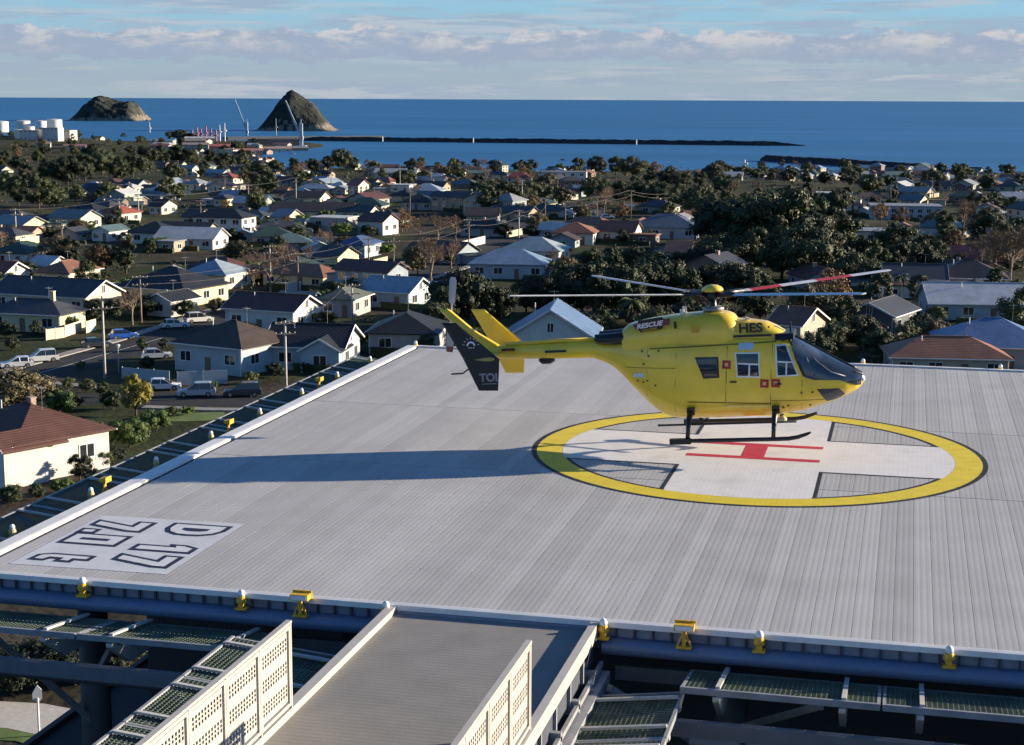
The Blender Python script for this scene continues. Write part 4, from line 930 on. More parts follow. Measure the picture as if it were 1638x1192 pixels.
# left px, right px, y of the front wall foot, kind, yaw, wall, roof, wall height, depth, look, short name, extras
CAT = [
 (-95, 156, 762, 'hip', 40, WHITE, RBRN, 4.1, 10.5, 'cream house with red-brown tiled roof beside the deck net', 'the red-brown tiled house', dict(tile=True, chimney=(0, .5, .4), porch=(4.2, 4.2, 1.6))),
 (272, 462, 596, 'hip', 30, PALEB, BRN, 3.9, 11, 'pale blue house with brown hip roof on the corner', 'the pale blue corner house', dict(tile=True)),
 (420, 572, 592, 'gable', 8, PALEB, DK, 3.4, 10, 'pale blue-white villa with dark roof and gabled wing', 'the pale villa with gabled wing', dict(porch=(2.6, 5.2, 1.8))),
 (356, 508, 532, 'gable', 22, WHITE, RBRN, 3.8, 8.5, 'long house with red-brown roof and white sunlit gable end', 'the red-brown gable house', dict()),
 (586, 712, 566, 'hip', 5, GREYW, DK, 3.2, 12, 'low house under a black hip roof behind the deck corner', 'the black hip-roofed house', dict()),
 (508, 590, 507, 'hip', 14, GREYW, (.13, .14, .11), 3.2, 9, 'small house with weathered green-grey roof', 'the green-grey roofed house', dict()),
 (575, 690, 492, 'gable', 24, PALEB, LBLUE, 3.0, 9, 'low house with light blue-grey iron roof by the street', 'the light blue iron roof', dict()),
 (-20, 182, 500, 'gable', 22, CREAM, DGREY, 3.2, 10, 'long house with slate grey roof and cream sunlit gable', 'the long slate-roofed house', dict()),
 (-30, 126, 530, 'hip', 16, YELC, DGREY, 3.0, 7.5, 'cream cottage with tall white chimney behind the fence', 'the cream cottage with chimney', dict(chimney=(3.2, 0, 1.2))),
 (180, 356, 488, 'hip', 26, YELC, DK, 3.2, 13, 'broad house with black hip roof and cream sunlit side', 'the broad black-roofed house', dict()),
 (250, 292, 506, 'gablef', 28, WHITE, DK, 2.8, 7, 'white gabled garage beside the parked white cars', 'the white gabled garage', dict(wins=1)),
 (284, 396, 462, 'hip', 20, CREAM, LBLUE, 3.0, 10, 'cream house with pale blue hip roof', 'the pale blue hip roof', dict()),
 (46, 150, 458, 'hip', 18, CREAM, ORG, 2.8, 11, 'house with terracotta brown hip roof', 'the terracotta hip roof', dict(tile=True)),
 (-30, 28, 462, 'gable', 18, WHITE, RED, 2.8, 9, 'red-roofed house cut by the left picture edge', 'the red roof at the left edge', dict()),
 (-20, 76, 425, 'hip', 16, WHITE, GRN, 3.0, 11, 'white house with dark green hip roof', 'the dark green hip roof', dict()),
 (40, 104, 444, 'gable', 22, WHITE, WHT, 2.6, 7, 'low white shed with bright sloping roof', 'the low white shed', dict()),
 (75, 156, 366, 'gable', 26, PALEG, (.2, .21, .2), 3.4, 9, 'pale green house with grey gable roof', 'the pale green gable house', dict()),
 (154, 220, 357, 'hip', 26, CREAM, (.30, .085, .055), 3.4, 9, 'cream house with bright orange-red roof', 'the bright orange-red roof', dict(tile=True)),
 (200, 288, 390, 'hip', 16, WHITE, DK, 3.0, 10, 'white house with black hip roof and dark windows', 'the white black-roofed house', dict()),
 (306, 406, 377, 'hip', 16, WHITE, DK, 5.2, 9, 'two-storey white house with black roof', 'the two-storey white house', dict(wins=4)),
 (244, 360, 398, 'gable', 12, WHITE, WHT, 2.7, 10, 'long low house under a bright white roof', 'the long white roof', dict()),
 (152, 190, 386, 'gablef', 20, WHITE, TEAL, 2.8, 9, 'white gable house with teal roof', 'the teal-roofed gable', dict()),
 (244, 294, 305, 'gablef', 22, WHITE, LBLUE, 3.4, 12, 'white gable house with blue-grey roof near the far trees', 'the far white gable', dict()),
 (290, 334, 304, 'hip', 20, CREAM, LGREY, 3.0, 10, 'far house with pale grey hip roof', 'the pale grey hip roof', dict()),
 (338, 386, 294, 'hip', 16, CREAM, RED, 3.0, 11, 'far house with dull red hip roof', 'the dull red hip roof', dict()),
 (128, 196, 318, 'gable', 22, WHITE, DK, 3.2, 11, 'house with black roof and white gable in the trees', 'the black roof with white gable', dict()),
 (160, 200, 302, 'hip', 20, WHITE, RBRN, 3.0, 10, 'far house with brown hip roof among dark trees', 'the far brown hip roof', dict()),
 (244, 272, 343, 'gable', 24, CREAM, DK, 3.0, 9, 'small cream house with black roof', 'the small cream house', dict(wins=2)),
 (288, 338, 362, 'gable', 24, CREAM, BRN, 3.0, 9, 'cream house with brown gable roof', 'the cream brown-roofed house', dict()),
 (345, 372, 330, 'hip', 18, YELC, DGREY, 3.0, 9, 'small yellow-cream house with grey roof', 'the small yellow house', dict(wins=2)),
 (494, 570, 374, 'flat', 20, GREYW, WHT, 4.4, 9, 'boxy grey house with flat white roof', 'the flat white-roofed house', dict()),
 (572, 636, 376, 'gable', 26, WHITE, RBRN, 4.0, 8.5, 'white house with dark red-brown gable roof', 'the dark red gable roof', dict()),
 (550, 622, 342, 'hip', 12, GREYW, GRN, 3.0, 10, 'grey house with deep green hip roof', 'the deep green hip roof', dict()),
 (424, 574, 352, 'gable', 4, WHITE, (.06, .048, .045), 3.0, 11, 'long row house with dark brown roof', 'the long dark brown roof', dict(wins=6)),
 (432, 482, 362, 'gable', 24, YELC, LGREY, 3.0, 9, 'pale yellow house with two sunlit gables', 'the pale yellow gables', dict()),
 (502, 572, 436, 'gable', 28, YELC, DGREY, 3.6, 8, 'yellow-cream cottage with windowed sunlit gable', 'the windowed cream cottage', dict()),
 (536, 608, 412, 'hip', 18, PALEB, (.06, .10, .2), 3.2, 10, 'house with navy blue hip roof', 'the navy blue roof', dict()),
 (454, 526, 328, 'gable', 18, CREAM, ORG, 3.0, 9, 'cream house with orange tile roof', 'the orange tile roof', dict(tile=True)),
 (556, 588, 312, 'gable', 24, CREAM, (.30, .11, .09), 4.2, 9, 'tall cream house with pinkish red roof', 'the pinkish red roof', dict(wins=2)),
 (594, 674, 284, 'gable', 8, CREAM, WHT, 3.2, 10, 'long far house with white roof and cream end', 'the long far white roof', dict(wins=4)),
 (624, 664, 308, 'flat', 14, WHITE, WHT, 3.2, 9, 'small boxy white house', 'the small white box', dict(wins=2)),
 (652, 712, 316, 'hip', 10, WHITE, LBLUE, 3.0, 11, 'house with long blue-grey roof', 'the long blue-grey roof', dict()),
 (752, 880, 446, 'hip', -6, PALEB, (.17, .25, .36), 3.2, 11, 'house with bright blue iron roof', 'the bright blue iron roof', dict()),
 (800, 912, 424, 'hip', -14, WHITE, (.30, .36, .38), 3.4, 11, 'white house with pale teal-grey hip roof', 'the pale teal hip roof', dict()),
 (812, 962, 577, 'gablef', -6, WHITE, BLUE, 3.4, 12, 'white gable-fronted house with blue roof behind the tail', 'the white gable-fronted house', dict(rise=3.9)),
 (884, 958, 392, 'hip', -10, WHITE, (.27, .12, .075), 3.2, 10, 'white house with orange hip roof', 'the orange hip roof', dict(tile=True)),
 (958, 1028, 388, 'gable', -16, WHITE, RBRN, 3.0, 10, 'brown-roofed house beside the orange hip roof', 'the brown-roofed house', dict()),
 (1012, 1126, 382, 'hip', -12, PALEB, (.10, .13, .17), 3.2, 13, 'large house with blue-grey slate roof', 'the blue-grey slate roof', dict(chimney=(2, 0, .4))),
 (866, 940, 292, 'flat', 6, WHITE, LGREY, 5.6, 10, 'two-storey white flats facing the bay', 'the white flats', dict(wins=5)),
 (808, 852, 292, 'hip', 8, WHITE, (.25, .06, .06), 3.0, 10, 'far house with maroon roof', 'the maroon roof', dict()),
 (1240, 1322, 556, 'gable', -34, TAN, (.20, .09, .065), 3.6, 9, 'house with weathered terracotta roof behind the cockpit', 'the weathered terracotta roof', dict(tile=True)),
 (1362, 1474, 536, 'gablef', -32, (.10, .11, .13), DGREY, 3.4, 11, 'charcoal gable house with white window', 'the charcoal gable house', dict()),
 (1482, 1700, 512, 'gable', -4, PALEB, (.44, .47, .50), 2.9, 12, 'long house with pale sky-blue iron roof', 'the pale sky-blue long roof', dict(wins=5)),
 (1508, 1700, 592, 'hip', -10, GREYW, (.12, .20, .34), 3.4, 13, 'house with strong blue hip roof and white ridges', 'the strong blue hip roof', dict()),
 (1424, 1622, 606, 'hip', -6, TAN, (.28, .13, .08), 3.0, 9, 'low house with orange clay tile roof behind the deck', 'the orange clay tile roof', dict(tile=True)),
 (1500, 1620, 470, 'hip', -12, GREYW, (.05, .042, .04), 3.2, 12, 'house with dark pyramid roof above the sky-blue roof', 'the dark pyramid roof', dict()),
 (1420, 1520, 470, 'gable', -10, GREYW, DGREY, 3.0, 10, 'low dark grey house among the right-hand trees', 'the low dark grey house', dict()),
 (1528, 1580, 432, 'gable', -18, CREAM, (.30, .06, .05), 2.8, 9, 'small house with scarlet roof behind bare trees', 'the scarlet roof', dict()),
 (1396, 1512, 352, 'flat', -8, (.34, .40, .46), LGREY, 4.5, 14, 'long low school block with pale blue fascia', 'the long school block', dict(wins=8, cat='school building', name='school_building')),
 (1356, 1462, 390, 'flat', -14, WHITE, LGREY, 3.0, 11, 'low white hall with flat roof among trees', 'the low white hall', dict(wins=6, cat='hall', name='hall')),
 (1310, 1366, 322, 'flat', -10, WHITE, WHT, 3.2, 12, 'flat white-roofed building beyond the big trees', 'the flat white building', dict(wins=3)),
 (1164, 1240, 392, 'gable', -10, WHITE, LGREY, 3.0, 10, 'pale building half hidden by the big dark trees', 'the half hidden pale building', dict()),
 (1070, 1112, 424, 'gable', -16, CREAM, ORG, 3.0, 9, 'small cream house with orange gable in the bushes', 'the orange gable in the bushes', dict(wins=2)),
 (1604, 1660, 330, 'gable', -10, WHITE, WHT, 3.0, 10, 'far white-roofed house at the right edge', 'the white roof at the right edge', dict()),
 (560, 606, 352, 'gable', 20, CREAM, DGREY, 2.8, 8, 'small cream house behind the dark red roof', 'the little cream house', dict(wins=2)),
 (640, 700, 336, 'hip', 10, GREYW, DK, 3.0, 10, 'low house with black roof by the bare trees', 'the low black roof', dict()),
 (706, 762, 330, 'gable', 6, WHITE, DGREY, 3.0, 9, 'white-walled house with grey roof uphill of the street', 'the grey roof uphill', dict()),
 (745, 800, 360, 'gable', -4, GREYW, BRN, 3.0, 9, 'brown roofed house right of the upper street', 'the brown roof by the upper street', dict()),
]
def put_house(c):
    pl, pr_x, yb, kind, yaw, wc, rc, h, dep, look, short, ex = c; ex = dict(ex)
    p = gp((pl+pr_x)/2, yb); sc = px(p)[2]; tot = (pr_x-pl)/sc; a = -abs(R(yaw))
    bear = math.atan2((pl+pr_x)/2-CX, FPX)                        # the line of sight turns the visible side too
    vis = abs(a + bear)
    w = max(5.0, (tot - dep*math.sin(vis))/max(.5, math.cos(vis))); w = min(w, 26)
    rz = YAW + a
    off = f0*(dep/2*math.cos(a)*.9)
    pos = p + off; l_, d_ = ld(pos); pos.z = min(zt(l_, d_), p.z)
    near = d_ < 330
    x_, y_, s_ = px(pos); MARKS.append((x_, y_-12, short))
    if kind in ('hip', 'hipf') and w < dep: kind = 'hipf' if kind == 'hip' else 'hip'
    wins = ex.pop('wins', max(2, int(w/3.6)))
    house(pos, rz, w, dep, h, kind, wc, rc, look, wins=wins, near=near, **ex)
for c in CAT: put_house(c)
# filler houses farther out
def visible_px(p): x, y, s = px(p); return x, y, s
rh = random.Random(21)
WCOL = [('white', WHITE), ('cream', CREAM), ('grey', GREYW), ('pale blue', (.26, .31, .35)), ('tan', (.33, .27, .2)), ('brown brick', (.2, .13, .1)), ('beige', (.42, .38, .31)), ('pale green', (.32, .35, .28)), ('yellow-cream', YELC)]
RCOL = [('black', DK), ('dark grey', DGREY), ('brown', BRN), ('red-brown', RBRN), ('orange', ORG), ('pale grey', LGREY), ('blue-grey', LBLUE), ('green', GRN), ('white', WHT), ('teal', TEAL)]
BLOCK = [(1130, 1350, 290, 440), (0, 110, 250, 330), (60, 240, 225, 296), (940, 1130, 270, 335), (840, 1110, 395, 520), (1350, 1500, 395, 470), (690, 790, 425, 520), (0, 250, 540, 720), (640, 760, 340, 400)]
def blocked(x, y): return any(a < x < b and c < y < e for a, b, c, e in BLOCK)
nfill = 0; tries = 0
while nfill < 232 and tries < 16000:
    tries += 1
    d_ = rh.uniform(300, 1230) if rh.random() < .78 else rh.uniform(1250, 1950); l_ = rh.uniform(-.335, .335)*d_
    if d_ > 1250 and l_ > -230: continue
    pos = wp(l_, d_); x, y, s = px(pos)
    if not (-10 < x < 1650) or blocked(x, y): continue
    if any((l_-a)**2+(d_-b)**2 < (r+6.8)**2 for a, b, r in HOUSES): continue
    w = rh.uniform(8, 14.5); dep = rh.uniform(6.5, 9.5); wn, wc = rh.choice(WCOL); rn, rc = rh.choice(RCOL); kind = rh.choice(['gable', 'hip', 'gable', 'gablef', 'hip'])
    if kind == 'gablef': w, dep = dep, w
    yaw = rh.choice([-20, -26, -16, -30, 12]) if x < 900 else rh.choice([-12, -18, -28, -34, 14]); h = 2.5 if rh.random() < .86 else 4.8
    lb, gr = where_label(f'far {wn} {"two-storey " if h > 4 else ""}house with {rn} {kind.replace("gablef", "gable")} roof', x, y)
    house(pos, YAW+R(yaw), w, dep, h, kind, wc, rc, lb, wins=rh.choice([2, 3, 3, 4]), group=gr or 'far houses of the town', lean=rh.choice([0, 0, 2.6, 3.4, -2.8]), chimney=(rh.uniform(-2, 2), 0, .35) if rh.random() < .35 else None); nfill += 1
    if rh.random() < .45 and d_ < 1000:                      # boundary fence down one side
        ang = YAW+R(yaw)+math.pi/2; L_ = rh.uniform(8, 15); q = pos + Vector((math.cos(ang-math.pi/2), math.sin(ang-math.pi/2), 0))*(w/2+2.2) - Vector((math.cos(ang), math.sin(ang), 0))*L_*.6
        fx, fy, _ = px(q); flb, fgr = where_label(rh.choice(['cream', 'white', 'pale'])+' boundary fence', fx, fy)
        fo = empty('fence', q, (0, 0, ang)); tag(fo, flb, 'fence', fgr or 'boundary fences'); m = MB(); m.box(0, L_, -.04, .04, -.6, 1.7); m.build('fence_board', wall_mat(rh.choice([CREAM, WHITE, YELC])), fo)
        m = MB(); m.box(0, L_, -.07, .07, 1.702, 1.78); m.build('fence_cap', trim, fo)

# sheds and garages in the back yards
ns_ = 0
for l0, d0, r0_ in sorted(list(HOUSES), key=lambda q: q[1]):
    if d0 < 235 or d0 > 950 or ns_ >= 120: continue
    for _ in range(2):
        a = rh.uniform(0, 6.28); l_, d_ = l0+math.cos(a)*(r0_+4.5), d0+math.sin(a)*(r0_+4.5); pos = wp(l_, d_); x, y, s = px(pos)
        if not (0 < x < 1638) or y > 500 or (560 < x < 850 and 330 < y < 480) or any((l_-p_)**2+(d_-c_)**2 < (r_+3.2)**2 for p_, c_, r_ in HOUSES): continue
        wn, wc = rh.choice(WCOL); rn, rc = rh.choice(RCOL); lb, gr = where_label(f'small {wn} garden shed with {rn} roof', x, y)
        house(pos, YAW+R(rh.choice([-20, -26, -16, 12])), rh.uniform(4, 7), rh.uniform(3.5, 6), rh.uniform(2.0, 2.5), rh.choice(['gable', 'gablef', 'flat']), wc, rc, lb, wins=1, group=gr or 'garden sheds', cat='shed', name='garden_shed'); ns_ += 1; break
# ------------------------------------------------------------------ fences
def fence(p0, p1, h, col, label, posts=5, white=True):
    a, b = gp(*p0), gp(*p1); dv = b-a; L_ = dv.length; ang = math.atan2(dv.y, dv.x)
    o = empty('fence', a, (0, 0, ang)); tag(o, label, 'fence'); n = max(2, int(L_/2.4)); fm = wall_mat(col)
    slope = (b.z-a.z)/L_
    for i in range(n):
        x0 = L_*i/n; z0 = slope*x0; m = MB(); m.box(x0+.06, x0+L_/n-.06, -.03, .03, z0+.08, z0+h); m.build('fence_panel', fm, o)
        m = MB(); m.box(x0-.06, x0+.058, -.07, .07, z0-.5, z0+h+.1); m.build('fence_post', fm, o)
fence((74, 545), (104, 541), 1.7, CREAM, 'short cream fence left of the gap below the cream cottage')
fence((104, 540), (131, 531), 1.8, CREAM, 'cream board fence right of the gap below the cream cottage')
fence((138, 534), (154, 529), 1.9, CREAM, 'small cream fence panel by the utility pole')
fence((284, 617), (365, 614), 1.8, PALEB, 'pale fence in front of the pale blue corner house')
fence((196, 606), (272, 612), 1.5, PALEB, 'low pale fence left of the pale blue corner house')
fence((566, 438), (620, 424), 1.9, YELC, 'sunlit cream fence beside the windowed cream cottage')
fence((488, 446), (516, 436), 1.8, CREAM, 'cream fence left of the windowed cream cottage')
fence((736, 400), (776, 390), 2.0, WHITE, 'white sunlit fence at the upper street corner')
fence((460, 470), (482, 466), 1.9, WHITE, 'short white fence behind the red-brown gable house')

# ------------------------------------------------------------------ roads, footpaths
asph = mat('asphalt', (.034, .035, .038), rough=.9, var=.2, scale=.5, bump=.01, bscale=8, spec=.2); conc = mat('footpath_concrete', (.26, .25, .235), rough=.85, var=.12, scale=.8); linem = mat('road_line', (.62, .62, .6), rough=.7)
def ribbon(pts, w, off, dz, name, m_, thick_=0.0, structure_=True):
    P = [gp(*p) for p in pts]; Q = []
    for a, b in zip(P, P[1:]):
        n = max(2, int((b-a).length/4)); Q += [a.lerp(b, i/n) for i in range(n)]
    Q.append(P[-1]); mb = MB(); vs = []
    for i, p in enumerate(Q):
        t = (Q[min(i+1, len(Q)-1)]-Q[max(i-1, 0)]); t.z = 0; t.normalize(); s = Vector((t.y, -t.x, 0)); l_, d_ = ld(p)
        for k in (-1, 1):
            q = p + s*(off+k*w/2); l2, d2 = ld(q); vs.append((q.x, q.y, zt(l2, d2)+dz))
    n = len(Q); fs = [(2*i, 2*i+1, 2*i+3, 2*i+2) for i in range(n-1)]
    if thick_:
        vs += [(a, b, c-thick_) for a, b, c in vs[:2*n]]; fs += [(2*i, 2*i+2, 2*i+2+2*n, 2*i+2*n) for i in range(n-1)] + [(2*i+1, 2*i+1+2*n, 2*i+3+2*n, 2*i+3) for i in range(n-1)]
    mb.add(vs, fs); o = mb.build(name, m_)
    return structure(o) if structure_ else o
RB = [(-90, 655), (0, 618), (58, 600), (161, 570), (240, 548), (330, 518), (400, 494), (470, 474)]
RA = [(110, 640), (200, 634), (300, 640), (420, 640), (560, 628), (700, 618)]
RC = [(540, 492), (600, 462), (650, 443), (700, 428), (770, 402), (822, 376), (838, 350), (846, 325)]
ribbon(RB, 8.5, 0, .03, 'road', asph); ribbon(RA, 8, 0, .022, 'road', asph); ribbon(RC, 9, 0, .026, 'road', asph)
ribbon(RB, 1.8, -5.6, .14, 'footpath', conc, .3); ribbon([(0, 640), (60, 612), (110, 616), (165, 622)], 1.6, 0, .15, 'footpath', conc, .3)
ribbon(RC, 1.6, -6, .14, 'footpath', conc, .3); ribbon(RC, 1.6, 6, .14, 'footpath', conc, .3)
ribbon([(230, 652), (330, 656), (430, 657)], 1.6, 0, .15, 'footpath', conc, .3)
ribbon([(10, 613), (58, 599), (161, 569), (260, 541)], .14, 0, .036, 'road_marking', linem)
ribbon([(240, 668), (300, 668), (360, 666)], 5.0, 0, .05, 'lawn', mat('bright_lawn', (.10, .15, .035), rough=.95, var=.25, scale=.6))
ribbon([(-40, 1142), (40, 1146), (110, 1160)], 4.0, 0, .06, 'path', mat('light_path', (.5, .47, .42), rough=.85)); ribbon([(-40, 1172), (40, 1176), (80, 1186)], 2.0, 0, .05, 'lawn', mat('bright_lawn', (0, 0, 0)))

# ------------------------------------------------------------------ cars
tyre = mat('tyre_rubber', (.02, .02, .021), rough=.8); rim = mat('wheel_rim', (.4, .4, .41), rough=.35, metal=.6); cgl = mat('car_glass', (.015, .018, .022), rough=.05, spec=.9)
lampw = mat('head_lamp', (.75, .75, .74), rough=.15); lampr = mat('tail_lamp', (.4, .02, .015), rough=.2)
def car(p, heading, col, label, suv=False, van=False):
    o = empty('parked_car', p, (0, 0, heading)); tag(o, label, 'car', 'cars along the streets')
    bm_ = mat('car_paint_%d_%d_%d' % tuple(int(c*100) for c in col), col, rough=.25, var=.03, spec=.6, coat=.6)
    Lc, Wc = (4.6, .92) if suv else (4.3, .86); H1, H2 = (.95, 1.72) if suv else (.88, 1.45)
    if van: Lc, H1, H2, Wc = 4.9, 1.1, 1.95, .95
    low = [(-Lc/2, .30), (-Lc/2-.02, .62), (-Lc/2+.05, H1-.02), (-Lc/2+.5, H1+.02), (Lc/2-1.25, H1+.02), (Lc/2-.35, H1-.14), (Lc/2-.04, H1-.32), (Lc/2, .42), (Lc/2-.1, .25)]
    m = MB(); m.loft([[Vector((x, y, .25+(z-.25)*(1 if abs(y) < Wc-.03 else .94))) for x, z in low] for y in (-Wc, -Wc+.1, Wc-.1, Wc)]); m.build('body', bm_, o, True) if False else smooth_angle(m.build('body', bm_, o), 35)
    xr = -Lc/2+.15 if (suv or van) else -Lc/2+.35
    cab = [(xr, H1), (xr+.28, H2-.05), (xr+.6, H2), (Lc/2-2.2, H2-.02), (Lc/2-1.15, H1)]
    m = MB(); m.loft([[Vector((x, y*(1-.16*(z-H1)/(H2-H1)), z)) for x, z in cab] for y in (-Wc+.06, Wc-.06)]); cb = m.build('cabin', cgl, o)
    m = MB(); m.loft([[Vector((x, y, z)) for x, z in ((xr+.28, H2-.03), (xr+.6, H2+.03), (Lc/2-2.2, H2+.01), (Lc/2-2.0, H2-.06))] for y in (-Wc+.18, Wc-.18)]); m.build('roof_panel', bm_, cb)
    for sy in (-1, 1):
        m = MB(); y = sy*(Wc-.05)
        for x in (xr+.3, (xr+Lc/2-1.3)/2+.1): m.bar((x, y, H1), (x+.05, y*.86, H2-.03), .09, .03)
        m.bar((Lc/2-1.2, y, H1), (Lc/2-2.15, y*.86, H2-.02), .07, .04); stuff(m.build('window_pillars', bm_, cb))
        m = MB(); m.box(Lc/2-.34, Lc/2-.02, sy*(Wc-.14)-.12, sy*(Wc-.14)+.12, .62, .76); m.build('headlight', lampw, o)
        m = MB(); m.box(-Lc/2-.03, -Lc/2+.08, sy*(Wc-.14)-.1, sy*(Wc-.14)+.1, .66, .86); m.build('tail_light', lampr, o)
        for x in (-Lc/2+.8, Lc/2-.85):
            m = MB(); m.tube([(x, sy*(Wc-.2), .33), (x, sy*(Wc+.02), .33)], .33, 14); w_ = m.build('wheel', tyre, o); m = MB(); m.tube([(x, sy*(Wc+.015), .33), (x, sy*(Wc+.035), .33)], .20, 10); m.build('rim', rim, w_)
def carp(x, y, hd, col, label, **k):
    p = gp(x, y); p.z += .03; car(p, YAW+R(hd), col, label, **k); 
CW, CS, CBL, CDK, CRD = (.75, .75, .74), (.42, .46, .52), (.03, .13, .5), (.05, .055, .065), (.5, .03, .03)
carp(27, 588, 202, CW, 'white hatchback parked at the far left kerb')
carp(66, 579, 205, CW, 'white car parked just ahead of the left hatchback', suv=True)
carp(198, 542, 25, CBL, 'bright blue small car on the street')
carp(155, 556, 25, CDK, 'dark car parked beside the tall utility pole')
carp(281, 525, 20, CW, 'white sedan outside the white gabled garage')
carp(318, 516, 30, CW, 'white four-wheel drive behind the white sedan', suv=True)
carp(262, 624, 10, CW, 'white car half hidden by the yellow-green tree')
carp(314, 634, 186, CS, 'silver-blue four-wheel drive parked by the pale fence', suv=True)
carp(388, 634, 186, CDK, 'dark four-wheel drive parked right of the silver-blue one', suv=True)
carp(250, 574, 20, CS, 'grey car in shade before the pale blue corner house')
carp(600, 447, 200, CRD, 'red car on the middle street')
carp(614, 449, 215, CW, 'white car with load on the middle street')
carp(606, 441, 215, CBL, 'deep blue van on the middle street', van=True)
carp(648, 432, 30, CW, 'white car farther up the middle street', suv=True)
carp(946, 350, 10, CW, 'white van parked behind the orange hip roof', van=True)
carp(972, 350, 10, CW, 'white car right of the parked white van')

# ------------------------------------------------------------------ trees
barkm = mat('bark', (.10, .08, .062), rough=.95, var=.3, scale=3, bump=.02, bscale=12, spec=.1)
paleb = mat('pale_twigs', (.20, .145, .105), rough=.95, var=.3, scale=1, spec=.1, objvar=.2)
def leaves(mb, c, r, n, size, rs, flat=1.0):
    """leaf-sized faces spread through a clump, facing mostly outwards"""
    for _ in range(n):
        v = Vector(rs.normal(size=3)); v.normalize(); rad = r*(rs.uniform(.45, 1.0)**.6)
        p = c + Vector((v.x*rad, v.y*rad, v.z*rad*flat)); nrm = (v + Vector(rs.normal(size=3))*.38 + Vector((0, 0, .3))).normalized()
        t = nrm.cross(Vector(rs.normal(size=3))).normalized(); b = nrm.cross(t); s = size*rs.uniform(.6, 1.25)
        o = len(mb.v); mb.v += [tuple(p+t*s), tuple(p+b*s*.62), tuple(p-t*s), tuple(p-b*s*.62)]; mb.f.append((o, o+1, o+2, o+3)); mb.m.append(0)
def core(mb, c, r, rs, flat=.85):
    ph = rs.uniform(0, 6, 3); n, k = 7, 5
    prof = [(max(.02, math.sin(math.pi*i/k))*r, -math.cos(math.pi*i/k)*r*flat) for i in range(k+1)]
    vs = [(c.x+a*math.cos(2*math.pi*j/n)*(1+.15*math.sin(j*2+ph[0]+i)), c.y+a*math.sin(2*math.pi*j/n)*(1+.15*math.cos(j*3+ph[1]+i)), c.z+z) for i, (a, z) in enumerate(prof) for j in range(n)]
    mb.add(vs, [(i*n+j, i*n+(j+1) % n, (i+1)*n+(j+1) % n, (i+1)*n+j) for i in range(k) for j in range(n)])
def leafy(seed, nblob, nleaf, leaf, shape, coref=.62):
    """crown about 10 m tall on a unit tree; shape gives (spread, low, high)"""
    rs = np.random.default_rng(seed); sp, lo, hi = shape; cr = MB(); tk = MB(); pts_ = []
    for i in range(nblob):
        a = i*2.39996+rs.uniform(-.3, .3); t = (i+.5)/nblob; z = lo+(hi-lo)*rs.beta(1.3, 1.2)
        env = math.sin(math.pi*min(.97, max(.06, (z-lo+.5)/(hi-lo+.7))))**.7; rr = sp*env*math.sqrt(rs.uniform(.12, 1))
        c = Vector((rr*math.cos(a), rr*math.sin(a), z)); br = sp*rs.uniform(.24, .42)*(.75+.4*env)
        core(cr, c, br*coref, rs); leaves(cr, c, br, nleaf, leaf, rs, .8); pts_.append(c)
    tk.tube([(0, 0, -.8), (.1, 0, lo*.6), (.0, .1, (lo+hi)/2)], [.36, .26, .12], 7)
    for c in pts_[::max(1, nblob//7)]:
        s = Vector((0, 0, lo*.55+rs.uniform(0, .8))); tk.tube([s, s.lerp(c, .5)+Vector((0, 0, .3)), c], [.15, .10, .03], 5)
    return tk, cr
PROTO = {}
def proto(name, tk, cr, leafm, trunkm=barkm): PROTO[name] = (tk.mesh('trunk', trunkm, True), cr.mesh('crown', leafm))
lm_dark = leafmat('leaf_dark', (.025, .035, .015), (.05, .058, .023), .35); lm_mid = leafmat('leaf_mid', (.036, .053, .018), (.07, .08, .027), .35); lm_olive = leafmat('leaf_olive', (.07, .066, .03), (.11, .09, .045), .35)
lm_yel = leafmat('leaf_yellowgreen', (.16, .15, .03), (.24, .20, .035)); lm_aut = leafmat('leaf_autumn', (.15, .085, .04), (.20, .12, .05)); lm_br = leafmat('leaf_brightgreen', (.07, .11, .024), (.11, .15, .03))
SH = {'round': (4.2, 2.2, 9.6), 'broad': (5.6, 2.0, 8.2), 'tall': (2.9, 1.6, 12.0)}
for i, (k, sh) in enumerate((('dark_round', 'round'), ('dark_broad', 'broad'), ('dark_tall', 'tall'))):
    for v in range(2): proto(f'{k}{v}', *leafy(40+i*7+v, 34, 150, .25, SH[sh], .5), lm_dark)
for v in range(2): proto(f'mid_round{v}', *leafy(70+v, 32, 150, .24, SH['round'], .48), lm_mid)
proto('mid_broad0', *leafy(80, 34, 150, .24, SH['broad'], .48), lm_mid); proto('olive0', *leafy(90, 34, 150, .24, SH['broad'], .4), lm_olive); proto('yellow0', *leafy(91, 28, 200, .26, SH['round'], .5), lm_yel); proto('autumn0', *leafy(92, 30, 120, .2, SH['round'], .2), lm_aut)
proto('bright0', *leafy(93, 28, 150, .28, SH['broad'], .6), lm_br)
